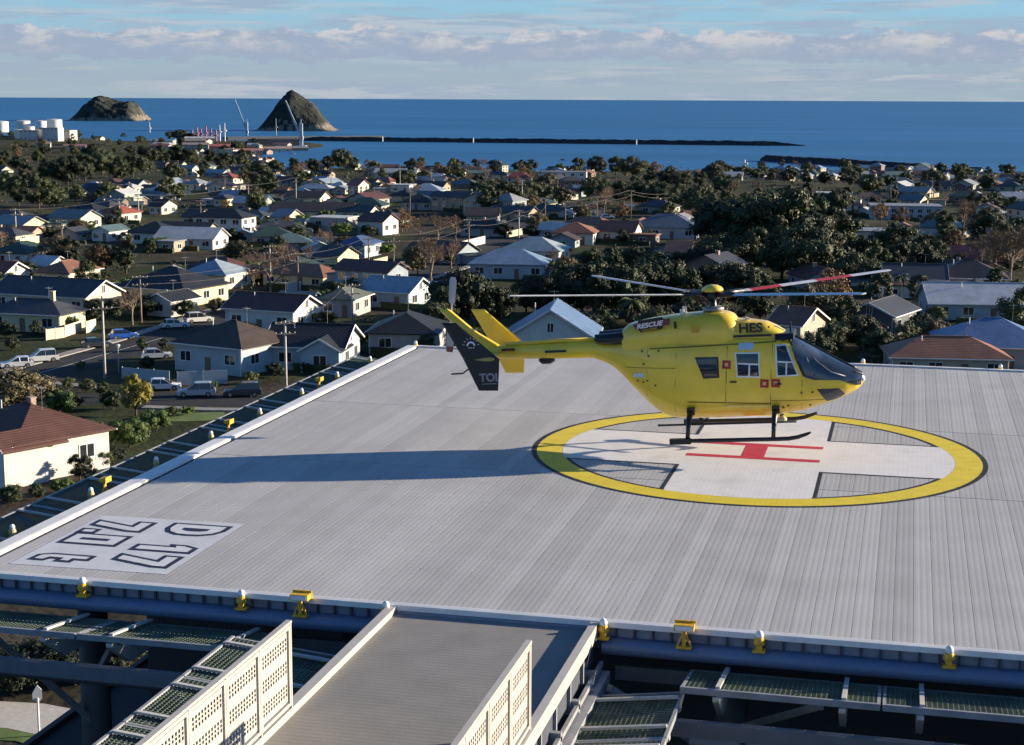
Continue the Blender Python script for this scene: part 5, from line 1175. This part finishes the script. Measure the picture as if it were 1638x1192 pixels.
def bare(seed, spread=.55):
    rs = np.random.default_rng(seed); tk = MB(); tw = MB()
    def grow(p, d, L_, r, lev):
        q = p + d*L_; mid = p.lerp(q, .5)+Vector(rs.normal(size=3))*L_*.06
        (tk if lev < 3 else tw).tube([p, mid, q], [r, r*.8, r*.6], 5 if lev < 2 else 3, cap=False)
        if lev == 5: return
        n = (5, 4, 4, 3, 3)[lev]
        for i in range(n):
            t = rs.uniform(.45, 1.0) if i else 1.0; ax = Vector(rs.normal(size=3)); nd = (d + ax*spread*(.8 if lev else .7) + Vector((0, 0, .12))).normalized()
            grow(p.lerp(q, t), nd, L_*rs.uniform(.58, .78), max(.022, r*.55), lev+1)
    grow(Vector((0, 0, -.5)), Vector((0, 0, 1)), 3.2, .26, 0)
    zm = max(v[2] for v in tw.v); k = 9.5/zm
    for q in (tk, tw): q.v = [(a*k, b*k, c*k) for a, b, c in q.v]
    return tk, tw
for v in range(3): tk, tw = bare(120+v); proto(f'bare{v}', tk, tw, paleb, mat('bare_bark', (.19, .15, .115), rough=.95, var=.3, scale=2, spec=.1))
def palm():
    rs = np.random.default_rng(5); tk = MB(); cr = MB(); tk.tube([(0, 0, -.5), (.1, .05, 3), (0, .1, 7.2)], [.25, .2, .18], 7)
    for i in range(30):
        a = i*2.4; e = rs.uniform(-.5, 1.1); L_ = rs.uniform(2.2, 3.2); pr = None; seg = []
        for k in range(6):
            t = k/5; seg.append(Vector((math.cos(a)*L_*t*math.cos(e*.6), math.sin(a)*L_*t*math.cos(e*.6), 7.2+L_*t*math.sin(e)-1.8*t*t)))
        for k in range(5):
            p, q = seg[k], seg[k+1]; s = (q-p).cross(Vector((0, 0, 1))).normalized()*.38*(1-.15*k); dn = Vector((0, 0, -.22)); o = len(cr.v)
            cr.v += [tuple(p-s+dn), tuple(p), tuple(q), tuple(q-s*.85+dn), tuple(p+s+dn), tuple(q+s*.85+dn)]; cr.f += [(o, o+1, o+2, o+3), (o+1, o+4, o+5, o+2)]; cr.m += [0, 0]
    return tk, cr
proto('palm0', *palm(), lm_mid)
LOOK = {'dark_round': ('rounded dark evergreen tree', 'dark_tree'), 'dark_broad': ('broad dark evergreen tree', 'dark_tree'), 'dark_tall': ('tall narrow dark evergreen tree', 'dark_tree'), 'mid_round': ('rounded mid-green tree', 'leafy_tree'), 'mid_broad': ('broad mid-green tree', 'leafy_tree'), 'olive': ('olive-brown bushy tree', 'leafy_tree'), 'yellow': ('yellow-green leafy tree', 'leafy_tree'), 'autumn': ('rusty brown autumn tree', 'autumn_tree'), 'bare': ('leafless brown tree', 'bare_tree'), 'bright': ('bright green bush', 'green_bush'), 'palm': ('palm tree', 'palm_tree')}
PH = {'dark_round': 10.8, 'dark_broad': 9.6, 'dark_tall': 12.8, 'mid_round': 10.8, 'mid_broad': 9.6, 'olive': 9.6, 'yellow': 10.8, 'autumn': 10.6, 'bare': 9.5, 'bright': 9.6, 'palm': 8.8}
TREES = []
rt = random.Random(5)
def tree(pos, kind, hgt, wide=1.0, label=None, sub=None, pxy=None):
    vs = [k for k in PROTO if k[:-1] == kind]; k = sub or rt.choice(vs); tk, cr = PROTO[k]; s = hgt/PH[kind]
    look, nm = LOOK[kind]; x, y, sc = px(pos); gr = None
    if label is None:
        size = 'large ' if hgt > 13 else 'small ' if hgt < 6 else ''
        label, gr = where_label(size+look, x, y-hgt*sc*.4)
    o = empty(nm, pos, (0, 0, rt.uniform(0, 6.28)), (s*wide, s*wide, s)); tag(o, label, 'bush' if kind == 'bright' or hgt < 3.2 else 'tree', gr or 'trees of the town')
    place('trunk', tk, o); place('crown', cr, o); l_, d_ = ld(pos); TREES.append((l_, d_, s*wide*4)); return o
def treepx(x, y, hpx, kind, wide=1.0, label=None):
    p = gp(x, y); sc = px(p)[2]; tree(p, kind, hpx/sc, wide, label)
T = [ (160, 748, 34, 'mid_broad', 1), (182, 742, 30, 'dark_broad', 1.1), (60, 800, 30, 'mid_round', 1.1), (20, 806, 34, 'mid_broad', 1.2), (100, 790, 28, 'bright', 1.1), (150, 772, 24, 'dark_broad', 1.2), (230, 702, 30, 'mid_round', 1), (276, 668, 20, 'mid_broad', 1.2), (92, 640, 26, 'dark_broad', 1.2), (120, 656, 30, 'mid_round', 1.1), (180, 655, 34, 'mid_broad', 1), (300, 664, 16, 'bright', 1.2), (110, 622, 20, 'mid_broad', 1), (140, 628, 24, 'dark_broad', 1), (165, 636, 28, 'mid_round', 1), (130, 590, 14, 'mid_broad', 1.1), (20, 560, 22, 'dark_broad', 1), (228, 562, 24, 'mid_round', 1), (236, 590, 20, 'dark_broad', 1.1), (262, 560, 20, 'dark_round', 1), (340, 622, 14, 'bright', 1), (400, 614, 22, 'mid_broad', 1), (440, 604, 26, 'dark_broad', 1), (488, 598, 20, 'mid_round', 1), (360, 570, 24, 'dark_round', 1), (346, 500, 26, 'olive', 1), (382, 500, 26, 'mid_round', 1), (70, 500, 20, 'mid_broad', 1), (1170, 440, 70, 'olive', .9), (1205, 395, 60, 'olive', .9), (1315, 420, 56, 'olive', 1), # x px, foot y px, height px, kind, widening
 (26, 664, 84, 'olive', 1.1), (97, 664, 46, 'bright', .9), (218, 666, 74, 'yellow', .85), (208, 716, 52, 'bright', 1.0), (250, 690, 40, 'bright', 1.0), (180, 712, 40, 'mid_round', 1.0), (150, 700, 30, 'mid_broad', 1), (128, 768, 46, 'mid_round', 1.1),
 (60, 690, 40, 'mid_broad', 1), (10, 540, 28, 'mid_broad', 1), (60, 540, 30, 'mid_round', 1), (112, 530, 26, 'mid_broad', 1), (212, 520, 62, 'bare', 1), (150, 500, 34, 'dark_broad', 1), (186, 512, 40, 'dark_round', 1),
 (92, 424, 52, 'olive', .9), (164, 436, 50, 'dark_broad', .8), (238, 412, 34, 'mid_round', .8), (395, 440, 36, 'bare', 1), (432, 470, 76, 'bare', 1.05), (462, 452, 64, 'bare', 1.1), (405, 468, 46, 'bare', 1), (520, 410, 46, 'bare', 1.1), (495, 430, 40, 'bare', 1), (540, 480, 34, 'dark_round', 1), (560, 474, 30, 'mid_broad', 1),
 (690, 452, 78, 'bare', 1.05), (668, 440, 52, 'olive', .8), (722, 430, 46, 'bare', 1), (700, 392, 52, 'bare', 1.3), (672, 384, 42, 'bare', 1.2), (730, 384, 44, 'bare', 1.2), (650, 372, 34, 'autumn', 1),
 (738, 520, 96, 'dark_broad', .9), (710, 528, 74, 'dark_round', 1), (770, 520, 84, 'mid_round', .9), (690, 536, 56, 'dark_broad', 1), (800, 520, 70, 'dark_round', 1),
 (842, 500, 62, 'dark_round', 1), (866, 508, 74, 'dark_broad', .9), (900, 500, 84, 'mid_round', 1), (932, 505, 90, 'dark_broad', .9), (968, 500, 96, 'dark_round', 1), (1000, 510, 94, 'mid_broad', .9), (1030, 505, 100, 'dark_round', 1), (1064, 500, 92, 'dark_broad', .9), (1096, 505, 84, 'mid_round', 1), (1130, 500, 80, 'dark_round', 1), (1160, 498, 84, 'dark_broad', .9), (1190, 500, 90, 'dark_round', 1), (1216, 520, 80, 'mid_round', 1), (1010, 540, 72, 'palm', 1), (880, 545, 62, 'palm', 1), (960, 545, 56, 'mid_broad', 1), (1050, 548, 60, 'dark_broad', 1), (1100, 540, 70, 'dark_round', 1), (1150, 540, 64, 'mid_broad', 1),
 (880, 430, 34, 'bare', 1), (905, 446, 40, 'olive', .9), (945, 440, 46, 'dark_broad', 1), (980, 436, 48, 'mid_round', 1), (1016, 440, 54, 'dark_round', 1), (1050, 446, 48, 'mid_broad', 1), (1086, 440, 40, 'dark_broad', 1), (1120, 446, 60, 'dark_round', 1), (1146, 440, 70, 'dark_broad', 1),
 (1150, 408, 96, 'dark_broad', .9), (1186, 412, 112, 'dark_round', 1.1), (1228, 410, 112, 'mid_broad', 1), (1268, 414, 118, 'dark_round', 1.05), (1304, 408, 100, 'mid_round', .9), (1336, 412, 86, 'mid_round', 1.1), (1210, 440, 80, 'dark_round', 1), (1250, 446, 90, 'mid_round', 1.1), (1290, 450, 96, 'dark_broad', 1), (1330, 446, 80, 'dark_round', 1), (1280, 398, 62, 'autumn', 1.2), (1252, 396, 50, 'autumn', 1.1),
 (1330, 528, 104, 'autumn', .95), (1300, 534, 86, 'olive', .9), (1352, 540, 70, 'mid_round', 1), (1376, 560, 60, 'dark_broad', 1), (1330, 568, 56, 'mid_broad', 1), (1410, 574, 50, 'dark_broad', 1), (1450, 566, 56, 'mid_round', 1), (1490, 560, 58, 'olive', .9), (1506, 566, 50, 'bare', .9), (1300, 580, 52, 'dark_broad', 1),
 (1370, 462, 62, 'dark_broad', 1), (1402, 458, 70, 'mid_round', 1), (1436, 452, 66, 'dark_round', 1), (1470, 446, 60, 'dark_broad', 1), (1500, 440, 58, 'mid_round', 1), (1380, 420, 46, 'mid_broad', 1), (1352, 400, 52, 'mid_round', 1), (1480, 412, 40, 'dark_broad', 1), (1514, 402, 46, 'mid_round', 1), (1440, 480, 46, 'palm', 1), (1470, 486, 50, 'dark_round', 1), (1560, 505, 36, 'bright', .8), (1545, 500, 40, 'mid_round', 1),
 (1590, 452, 92, 'bare', 1), (1616, 456, 100, 'bare', 1), (1640, 450, 90, 'bare', 1), (1570, 440, 66, 'bare', 1.1), (1540, 380, 64, 'bare', .9), (1600, 400, 50, 'mid_round', 1), (1632, 392, 46, 'dark_broad', 1), (1496, 366, 30, 'olive', 1), (1440, 362, 34, 'autumn', 1), (1408, 356, 34, 'autumn', 1),
 (1560, 350, 46, 'mid_round', 1), (1590, 345, 40, 'dark_broad', 1), (1620, 350, 38, 'mid_round', 1), (1470, 312, 22, 'dark_broad', 1), (1350, 290, 40, 'mid_round', .7), (1390, 310, 34, 'dark_broad', 1), (1360, 300, 30, 'dark_round', 1), (1420, 300, 22, 'mid_broad', 1), (1500, 298, 26, 'dark_broad', 1), (1540, 300, 26, 'mid_round', 1), (1580, 305, 28, 'dark_broad', 1), (1630, 305, 28, 'dark_round', 1),
 (1210, 286, 18, 'dark_broad', 1), (1234, 290, 22, 'dark_round', 1), (1262, 292, 24, 'dark_broad', 1), (1290, 296, 24, 'mid_round', 1), (1320, 296, 22, 'dark_broad', 1), (1180, 284, 20, 'dark_round', 1), (1140, 290, 28, 'dark_broad', 1), (1120, 300, 28, 'mid_round', 1), (1160, 310, 34, 'dark_broad', 1), (1290, 330, 40, 'mid_round', 1), (1340, 340, 40, 'dark_broad', 1),
 (925, 276, 28, 'dark_round', 1), (955, 278, 30, 'dark_broad', 1), (985, 280, 34, 'dark_round', 1.1), (1012, 284, 36, 'dark_broad', 1.1), (1040, 296, 30, 'mid_round', 1), (1070, 300, 32, 'dark_broad', 1), (1096, 306, 32, 'dark_round', 1), (960, 322, 40, 'dark_broad', 1), (992, 326, 42, 'dark_round', 1), (1024, 330, 44, 'mid_broad', 1), (1056, 334, 46, 'dark_broad', 1), (1088, 340, 50, 'mid_round', 1), (1116, 346, 52, 'dark_broad', 1), (940, 316, 34, 'mid_round', 1), (1130, 366, 60, 'dark_round', 1),
 (872, 326, 48, 'dark_round', 1.05), (846, 330, 44, 'dark_broad', .9), (806, 340, 54, 'dark_broad', .9), (782, 344, 48, 'dark_round', 1), (826, 340, 40, 'mid_round', 1), (900, 330, 34, 'olive', 1), (770, 320, 30, 'dark_broad', 1), (860, 372, 34, 'olive', .9), (930, 352, 30, 'olive', .8), (994, 352, 30, 'autumn', .9),
 (545, 272, 36, 'dark_broad', 1), (525, 274, 26, 'dark_round', 1), (566, 274, 24, 'mid_round', 1), (660, 270, 18, 'dark_round', 1.1), (622, 268, 14, 'dark_broad', 1.2), (730, 272, 18, 'dark_broad', 1.2), (790, 270, 16, 'dark_broad', 1.3), (700, 270, 12, 'mid_round', 1.2), (850, 268, 14, 'dark_broad', 1.3), (600, 272, 14, 'mid_broad', 1), (760, 268, 14, 'dark_round', 1.2), (900, 268, 14, 'dark_broad', 1.3),
 (30, 330, 52, 'mid_round', 1), (62, 334, 56, 'mid_round', 1.1), (86, 332, 46, 'mid_broad', 1), (12, 312, 40, 'mid_broad', 1), (46, 300, 40, 'dark_round', 1), (108, 296, 48, 'dark_broad', 1), (136, 290, 46, 'dark_round', 1.1), (164, 280, 42, 'dark_broad', 1), (190, 292, 44, 'mid_round', 1), (212, 284, 42, 'dark_broad', 1), (236, 272, 44, 'dark_round', 1), (258, 268, 38, 'mid_round', 1), (150, 262, 34, 'dark_broad', 1), (120, 268, 34, 'dark_round', 1), (80, 290, 34, 'dark_broad', 1), (284, 262, 32, 'dark_broad', 1), (310, 266, 30, 'mid_round', 1), (336, 262, 26, 'dark_round', 1), (360, 270, 28, 'dark_broad', 1), (390, 272, 30, 'mid_round', 1), (414, 300, 46, 'dark_round', 1), (430, 316, 44, 'mid_round', 1), (404, 330, 36, 'olive', 1), (440, 280, 26, 'dark_broad', 1), (470, 270, 20, 'dark_round', 1), (500, 272, 20, 'dark_broad', 1), (288, 226, 20, 'dark_broad', 1.3), (272, 224, 16, 'dark_round', 1.2), (306, 226, 14, 'dark_broad', 1.3), (198, 224, 12, 'dark_round', 1), (126, 222, 14, 'dark_round', 1), (30, 272, 24, 'dark_broad', 1), (8, 262, 24, 'dark_round', 1), (60, 262, 24, 'mid_round', 1),
]
for t in T: treepx(*t)
# more trees scattered between the houses
nt_ = 0; tries = 0
while nt_ < 330 and tries < 40000:
    tries += 1
    d_ = rt.uniform(240, 1270); l_ = rt.uniform(-.335, .335)*d_
    if rt.random() < .27: d_ = rt.uniform(1250, 2050); l_ = rt.uniform(-.33, -.15)*d_
    pos = wp(l_, d_); x, y, s = px(pos)
    if y > 560 or (x > 560 and x < 760 and 400 < y < 470) or (560 < x < 860 and 330 < y < 440 and rt.random() < .7): continue
    if x < 420 and 480 < y < 560: continue
    if any((l_-a)**2+(d_-b)**2 < (r+1.8)**2 for a, b, r in HOUSES): continue
    if any((l_-a)**2+(d_-b)**2 < (r+.3)**2 for a, b, r in TREES): continue
    kind = rt.choice(['dark_round', 'dark_broad', 'mid_round', 'mid_broad', 'mid_broad', 'olive', 'bare', 'dark_tall', 'autumn', 'mid_round'])
    tree(pos, kind, rt.uniform(4.5, 9.5) if d_ < 900 else rt.uniform(6, 10)); nt_ += 1
# garden shrubs close to the houses
nt_ = 0
for l_, d_, r_ in sorted(HOUSES, key=lambda q: q[1])[:150]:
    for _ in range(2):
        if d_ > 900: continue
        a = rt.uniform(0, 6.28); l2, d2 = l_+math.cos(a)*(r_+2.5), d_+math.sin(a)*(r_+2.5); pos = wp(l2, d2); x, y, s = px(pos)
        if y > 545 and x < 480 or not (0 < x < 1638): continue
        if any((l2-q[0])**2+(d2-q[1])**2 < (q[2]+.8)**2 for q in HOUSES) or any((l2-q[0])**2+(d2-q[1])**2 < 4 for q in TREES): continue
        tree(pos, rt.choice(['dark_broad', 'mid_broad', 'mid_round', 'olive', 'bright', 'dark_round']), rt.uniform(2.2, 4.2), 1.2)
def hedge_mesh(seed, L_, m_):
    rs = np.random.default_rng(seed); mb = MB(); mb.box(-L_/2+.1, L_/2-.1, -.38, .38, -.4, 1.15)
    for i in range(int(L_*2.2)): leaves(mb, Vector((-L_/2+L_*rs.uniform(0, 1), rs.uniform(-.3, .3), rs.uniform(.3, 1.15))), .55, 30, .14, rs, .8)
    return mb.mesh('hedge', m_)
HM = [hedge_mesh(1, 9, lm_mid), hedge_mesh(2, 6, lm_dark), hedge_mesh(3, 12, lm_mid)]
nh = 0
for l_, d_, r_ in sorted(HOUSES, key=lambda q: q[1]):
    if nh >= 70 or d_ > 800: break
    if d_ < 210 or rt.random() < .35: continue
    sgn = rt.choice([-1, 1]); l2, d2 = l_+rt.uniform(-4, 4), d_-(r_+2.2)
    pos = wp(l2, d2); x, y, s = px(pos)
    if any((l2-q[0])**2+(d2-q[1])**2 < (q[2]+1.2)**2 for q in HOUSES) or (x < 420 and 500 < y < 640) or (560 < x < 840 and 350 < y < 480): continue
    o = place('hedge', rt.choice(HM), None, pos, (0, 0, YAW+R(rt.choice([-20, -24, -16])))); lb, gr = where_label('clipped green hedge', x, y); tag(o, lb, 'hedge', gr or 'garden hedges'); nh += 1
# low undergrowth over the open ground, too much to count
rs_ = np.random.default_rng(77); ug = MB(); k_ = 0
while k_ < 1700:
    d_ = rs_.uniform(215, 1280); l_ = rs_.uniform(-.34, .34)*d_
    if rs_.random() < .25: d_ = rs_.uniform(1250, 2100); l_ = rs_.uniform(-.34, -.16)*d_
    p = wp(l_, d_); x, y, s = px(p); k_ += 1
    if y > 470 and x < 480 or (560 < x < 850 and 330 < y < 480) or (y > 540 and x < 700): continue
    if any((l_-a)**2+(d_-c)**2 < (r_+.6)**2 for a, c, r_ in HOUSES): continue
    rad = rs_.uniform(.9, 2.3)*(1 if d_ < 900 else 1.5); leaves(ug, p+Vector((0, 0, rad*.3)), rad, 24, .34*(1 if d_ < 700 else 1.5), rs_, .6)
u = ug.build('undergrowth', leafmat('leaf_scrub', (.04, .048, .02), (.08, .068, .035))); stuff(u); u['label'] = 'low scrub and garden growth between the houses'; u['category'] = 'undergrowth'
# shaded shrubs under the deck at bottom left
for i, (x, y, h) in enumerate(((20, 1112, 78), (70, 1100, 84), (120, 1096, 80), (160, 1088, 74), (-20, 1100, 84), (195, 1080, 60))):
    treepx(x, y, h, 'dark_broad', 1.1, f'dark shaded shrub under the deck corner, {ORD[i]} in the planting by the path' )

# ------------------------------------------------------------------ utility poles and wires
polem = mat('pole_concrete', (.45, .42, .37), rough=.85, var=.15, scale=2); woodp = mat('pole_wood', (.22, .17, .13), rough=.9, var=.2, scale=2); wirem = mat('cable_grey', (.13, .125, .12), rough=.6)
POLES = {}
def pole(key, x, ybase, ytop, wood=False, label=None):
    p = gp(x, ybase); sc = px(p)[2]; h = min(13.5, max(7, (ybase-ytop)/sc))
    o = empty('utility_pole', p, (0, 0, YAW+R(18)))
    if label is None: label, gr = where_label('wooden utility pole' if wood else 'pale concrete utility pole', x, ybase-h*sc/2)
    tag(o, label, 'utility pole', 'utility poles')
    th_ = max(1.0, 6/sc*.5)
    m = MB(); m.tube([(0, 0, -.6), (0, 0, h)], [.19*min(th_, 1.6), .13*min(th_, 1.6)], 8); m.build('shaft', woodp if wood else polem, o, True)
    for dz in (.35, 1.6):
        m = MB(); m.box(-1.25, 1.25, -.22, -.10, h-dz-.07, h-dz+.07); m.build('cross_arm', woodp, o)
        for q in (-1.15, -.5, .5, 1.15):
            m = MB(); m.lathe([(.04, 0), (.07, .05), (.05, .16)], 6, 0, (q, -.16, h-dz+.07)); m.build('insulator', trim, o)
    POLES[key] = (p, h); return o
PL = [('a', 168, 606, 473, 0), ('b', 226, 516, 440, 1), ('c', 477, 470, 404, 1), ('d', 433, 466, 392, 0), ('e', 630, 448, 374, 1), ('f', 590, 438, 380, 1), ('g', 458, 634, 512, 0), ('h', 750, 412, 350, 1), ('i', 26, 378, 334, 0), ('j', 192, 372, 318, 0), ('k', 222, 352, 310, 0), ('l', 398, 336, 296, 0), ('m', 474, 330, 284, 0), ('n', 656, 342, 300, 1), ('o', 830, 388, 336, 0), ('p', 835, 340, 288, 0), ('q', 904, 364, 322, 1), ('r', 955, 358, 314, 1), ('s', 1009, 350, 304, 1), ('t', 1091, 338, 308, 1), ('u', 640, 302, 266, 0), ('v', 872, 352, 326, 1), ('w', 1490, 322, 284, 1), ('x', 564, 524, 484, 0), ('y', 322, 370, 320, 1), ('z', 690, 300, 268, 1), ('A', 1424, 330, 296, 1), ('B', 530, 305, 274, 1), ('C', 360, 310, 280, 1), ('D', 100, 400, 352, 1)]
for key, x, yb, yt, w in PL: pole(key, x, yb, yt, bool(w))
def wire(k1, k2, dz=.1, side=0.0):
    (a, ha), (b, hb) = POLES[k1], POLES[k2]; s = Vector((math.cos(YAW+R(18)), math.sin(YAW+R(18)), 0))*side
    A = a+Vector((0, 0, ha-dz))+s; B = b+Vector((0, 0, hb-dz))+s; n = 10; sag = (B-A).length*.022; m = MB()
    m.tube([A.lerp(B, i/n)-Vector((0, 0, sag*4*(i/n)*(1-i/n))) for i in range(n+1)], max(.02, (A-CAMP).length*.00008), 4)
    o = m.build('overhead_wire', wirem); x, y, _ = px(A.lerp(B, .5)); lb, gr = where_label('thin overhead wire sagging', x, y); tag(o, lb, 'wire', gr or 'overhead wires')
for k1, k2 in (('a', 'b'), ('b', 'c'), ('c', 'f'), ('f', 'e'), ('e', 'h'), ('i', 'j'), ('j', 'k'), ('k', 'l'), ('l', 'm'), ('m', 'n'), ('h', 'o'), ('o', 'v'), ('v', 'q'), ('q', 'r'), ('r', 's'), ('s', 't'), ('p', 'u'), ('c', 'd'), ('j', 'y'), ('g', 'x')):
    wire(k1, k2, .2, -1.0)
    if k1 in 'abcfehmqrsvo': wire(k1, k2, 1.45, 1.0)

# ------------------------------------------------------------------ street lamp and sign post
def lamp_sign():
    p = gp(63, 1178); o = empty('sign_post', p, (0, 0, YAW+.3)); tag(o, 'white sign on a tall white post by the path', 'sign')
    m = MB(); m.tube([(0, 0, -.2), (0, 0, 2.3)], .06, 8); m.build('post', trim, o)
    m = MB(); m.prism([(-.28, 0, 2.2), (.05, 0, 2.0), (.25, 0, 2.25), (.25, 0, 2.75), (.0, 0, 3.05), (-.28, 0, 2.6)], (0, .06, 0)); m.build('sign_plate', trim, o)
    p = gp(190, 596); o = empty('street_lamp', p, (0, 0, YAW)); tag(o, 'small grey street lamp by the corner', 'street lamp')
    m = MB(); m.tube([(0, 0, -.2), (0, 0, 3.2)], .06, 8); m.build('post', galv, o); m = MB(); m.lathe([(.05, 3.2), (.3, 3.6), (.32, 3.7), (.05, 3.8)], 10); m.build('lamp_head', trim, o)
lamp_sign()

# ================================================================== HARBOUR
tankm = mat('tank_white', (.70, .69, .66), rough=.5, var=.06, scale=.1); redm = mat('port_red', (.42, .10, .09), rough=.6); cranem = mat('crane_blue_grey', (.40, .46, .52), rough=.5)
for i, (x, yb, wpx, hpx) in enumerate(((2, 217, 24, 22), (38, 219, 22, 25), (48, 221, 16, 18), (66, 218, 18, 24), (88, 221, 24, 29), (30, 222, 12, 14))):
    p = gp(x, yb); sc = px(p)[2]; r_, h = wpx/sc/2, hpx/sc
    o = empty('storage_tank', p); tag(o, ['white storage tank at the far left edge', 'white storage tank second from the left edge', 'short white storage tank before the taller ones', 'slim white storage tank in the middle of the group', 'tallest and rightmost white storage tank', 'smallest white storage tank in front of the group'][i], 'storage tank', 'white storage tanks')
    m = MB(); m.lathe([(r_, -3), (r_, h)], 24); smooth_angle(m.build('tank_shell', tankm, o), 40)
    m = MB(); m.lathe([(r_*1.01, h+.02), (r_*.5, h+r_*.1), (.3, h+r_*.14)], 24); m.build('tank_roof', tankm, o)
    m = MB(); 
    m.tube([(r_*1.02*math.cos(a), r_*1.02*math.sin(a), h+.6) for a in np.linspace(0, 6.283, 25)], .12, 4); m.build('tank_rail', galv, o)
for i, (x, yb, wpx, hpx, wc, rc, lb) in enumerate(((70, 235, 22, 8, CREAM, LGREY, 'far cream shed below the storage tanks'), (120, 238, 34, 7, WHITE, (.3, .15, .12), 'far white shed with reddish roof left of the harbour'), (390, 247, 60, 9, (.45, .3, .25), (.42, .2, .15), 'long port shed with salmon roof'), (440, 243, 50, 8, CREAM, (.45, .28, .2), 'port shed with tan roof under the crane'), (345, 240, 44, 9, (.4, .16, .14), (.4, .12, .1), 'low red port shed beside the red towers'), (478, 250, 44, 6, GREYW, LGREY, 'grey port shed at the water edge'), (1478, 274, 24, 12, WHITE, WHT, 'white club house on the right breakwater'), (1500, 280, 30, 6, GREYW, LGREY, 'small grey building right of the club house'))):
    p = gp(x, yb) if x < 1000 else wp((x-CX)/FPX*1290, 1290); sc = px(p)[2]
    house(p, YAW+R(12), wpx/sc, 16, hpx/sc*.7, 'gable', wc, rc, lb, wins=4, rise=hpx/sc*.35, group='port buildings', cat='building', name='port_building')
rp = random.Random(3)
PC = [('pale grey', LGREY), ('salmon', (.34, .17, .13)), ('tan', (.33, .26, .19)), ('white', WHT), ('dark grey', DGREY), ('rust red', (.26, .09, .07))]
for i in range(26):
    x, y = (rp.uniform(255, 500), rp.uniform(226, 251)) if i < 20 else (rp.uniform(8, 110), rp.uniform(219, 226))
    p = gp(x, y); l_, d_ = ld(p)
    if d_ > 2240 or any((l_-a)**2+(d_-c)**2 < (r_+9)**2 for a, c, r_ in HOUSES): continue
    pn, pc = rp.choice(PC); big = i >= 20; lb, gr = where_label(f'{"tall blocky" if big else "low"} {pn} port building', x, y)
    house(p, YAW+R(rp.choice([-14, -20, 8])), rp.uniform(14, 22) if big else rp.uniform(18, 38), rp.uniform(10, 16), rp.uniform(9, 15) if big else rp.uniform(4, 7), 'flat' if big or rp.random() < .4 else 'gable', WHITE if big else rp.choice([CREAM, GREYW, (.3, .2, .16)]), pc, lb, wins=4, rise=2.0, group=gr or 'port buildings', cat='building', name='port_building')
def crane(x, yb, jx, jy, hp, label):
    p = gp(x, yb); sc = px(p)[2]; o = empty('harbour_crane', p, (0, 0, YAW)); tag(o, label, 'crane', 'harbour cranes'); H = hp/sc
    m = MB(); m.box(-6, 6, -6, 6, 0, 4); m.build('carriage', cranem, o)
    m = MB(); m.bar((0, 0, 4), (0, 0, H), 4.0, 4.0); m.bar((-.8, 0, H), (.6, 0, H+5), 1.6, 1.6); m.build('tower', cranem, o)
    tip = ((jx-x)/sc, 0, (yb-jy)/sc); b = Vector((0, 0, H*.42)); t = Vector(tip); m = MB()
    for s_ in (-1, 1): m.bar(b+Vector((0, s_*1.2, 0)), t+Vector((0, s_*.5, 0)), 1.2); m.bar(b+Vector((.0, s_*1.2, 2.6)), t+Vector((0, s_*.5, .9)), 1.2)
    for i in range(12):
        k = i/12; q = b.lerp(t, k); q2 = b.lerp(t, (i+1)/12); m.bar(q, q2+Vector((0, 0, 2.2*(1-k)+.4)), .4)
    m.build('jib', cranem, o); m = MB(); m.bar((0, 0, H+3), t, .25); m.build('hoist_cable', galv, o); m = MB(); m.box(-2, 2.5, -2, 2, H*.35, H*.5); m.build('cab', trim, o)
crane(395, 222, 377, 161, 26, 'pale blue harbour crane left of the cone island')
crane(482, 238, 458, 163, 40, 'pale harbour crane in front of the cone island')
for i, (x, yb, yt, c) in enumerate(((240, 218, 196, trim), (360, 226, 197, trim), (352, 226, 200, trim), (442, 222, 190, galv), (1187, 262, 246, trim), (316, 226, 204, redm), (322, 228, 206, redm), (330, 228, 202, redm), (338, 226, 206, redm), (346, 230, 208, redm), (308, 226, 208, redm))):
    p = gp(x, yb) if yb < 250 else wp((x-CX)/FPX*1280, 1280); sc = px(p)[2]; h = (yb-yt)/sc; o = empty('port_mast', p); red = c is redm
    tag(o, f'red steel tower in the port, {ORD[[316, 322, 330, 338, 346, 308].index(x)]} of the red cluster' if red else ['slim white mast left of the harbour', 'white mast right of the red towers', 'shorter white mast next to the red towers', 'grey mast in front of the cone island', 'slim white mast above the right-hand trees'][i], 'tower' if red else 'mast', 'red port towers' if red else 'port masts')
    m = MB(); m.tube([(0, 0, -2), (0, 0, h)], [1.5 if red else 1.0, .9 if red else .5], 8); m.build('shaft', c, o)
    m = MB(); m.box(-2.4, 2.4, -1.5, 1.5, h*.55, h*.55+1.2); m.build('platform', c, o)
m = MB(); a = onz(360, 224, SEA); b = onz(610, 222, SEA); m.bar(a+Vector((0, 0, 2.2)), b+Vector((0, 0, 2.2)), 26, 4.4); tag(m.build('wharf', mat('wharf_concrete', (.12, .12, .125), rough=.9)), 'dark concrete wharf joining the port to the breakwater', 'wharf')
def beacon(x, y, label):
    p = onz(x, y, SEA+5); o = empty('beacon', p); tag(o, label, 'beacon', 'breakwater beacons'); m = MB(); m.lathe([(.9, -4), (.8, 1.5), (1.0, 1.7), (.8, 2.6), (.2, 3.2)], 10); m.build('beacon_tower', trim, o)
beacon(612, 222, 'small white beacon where the wharf meets the breakwater'); beacon(1018, 227, 'small white beacon midway along the main breakwater'); beacon(757, 224, 'tiny white beacon on the left half of the main breakwater')
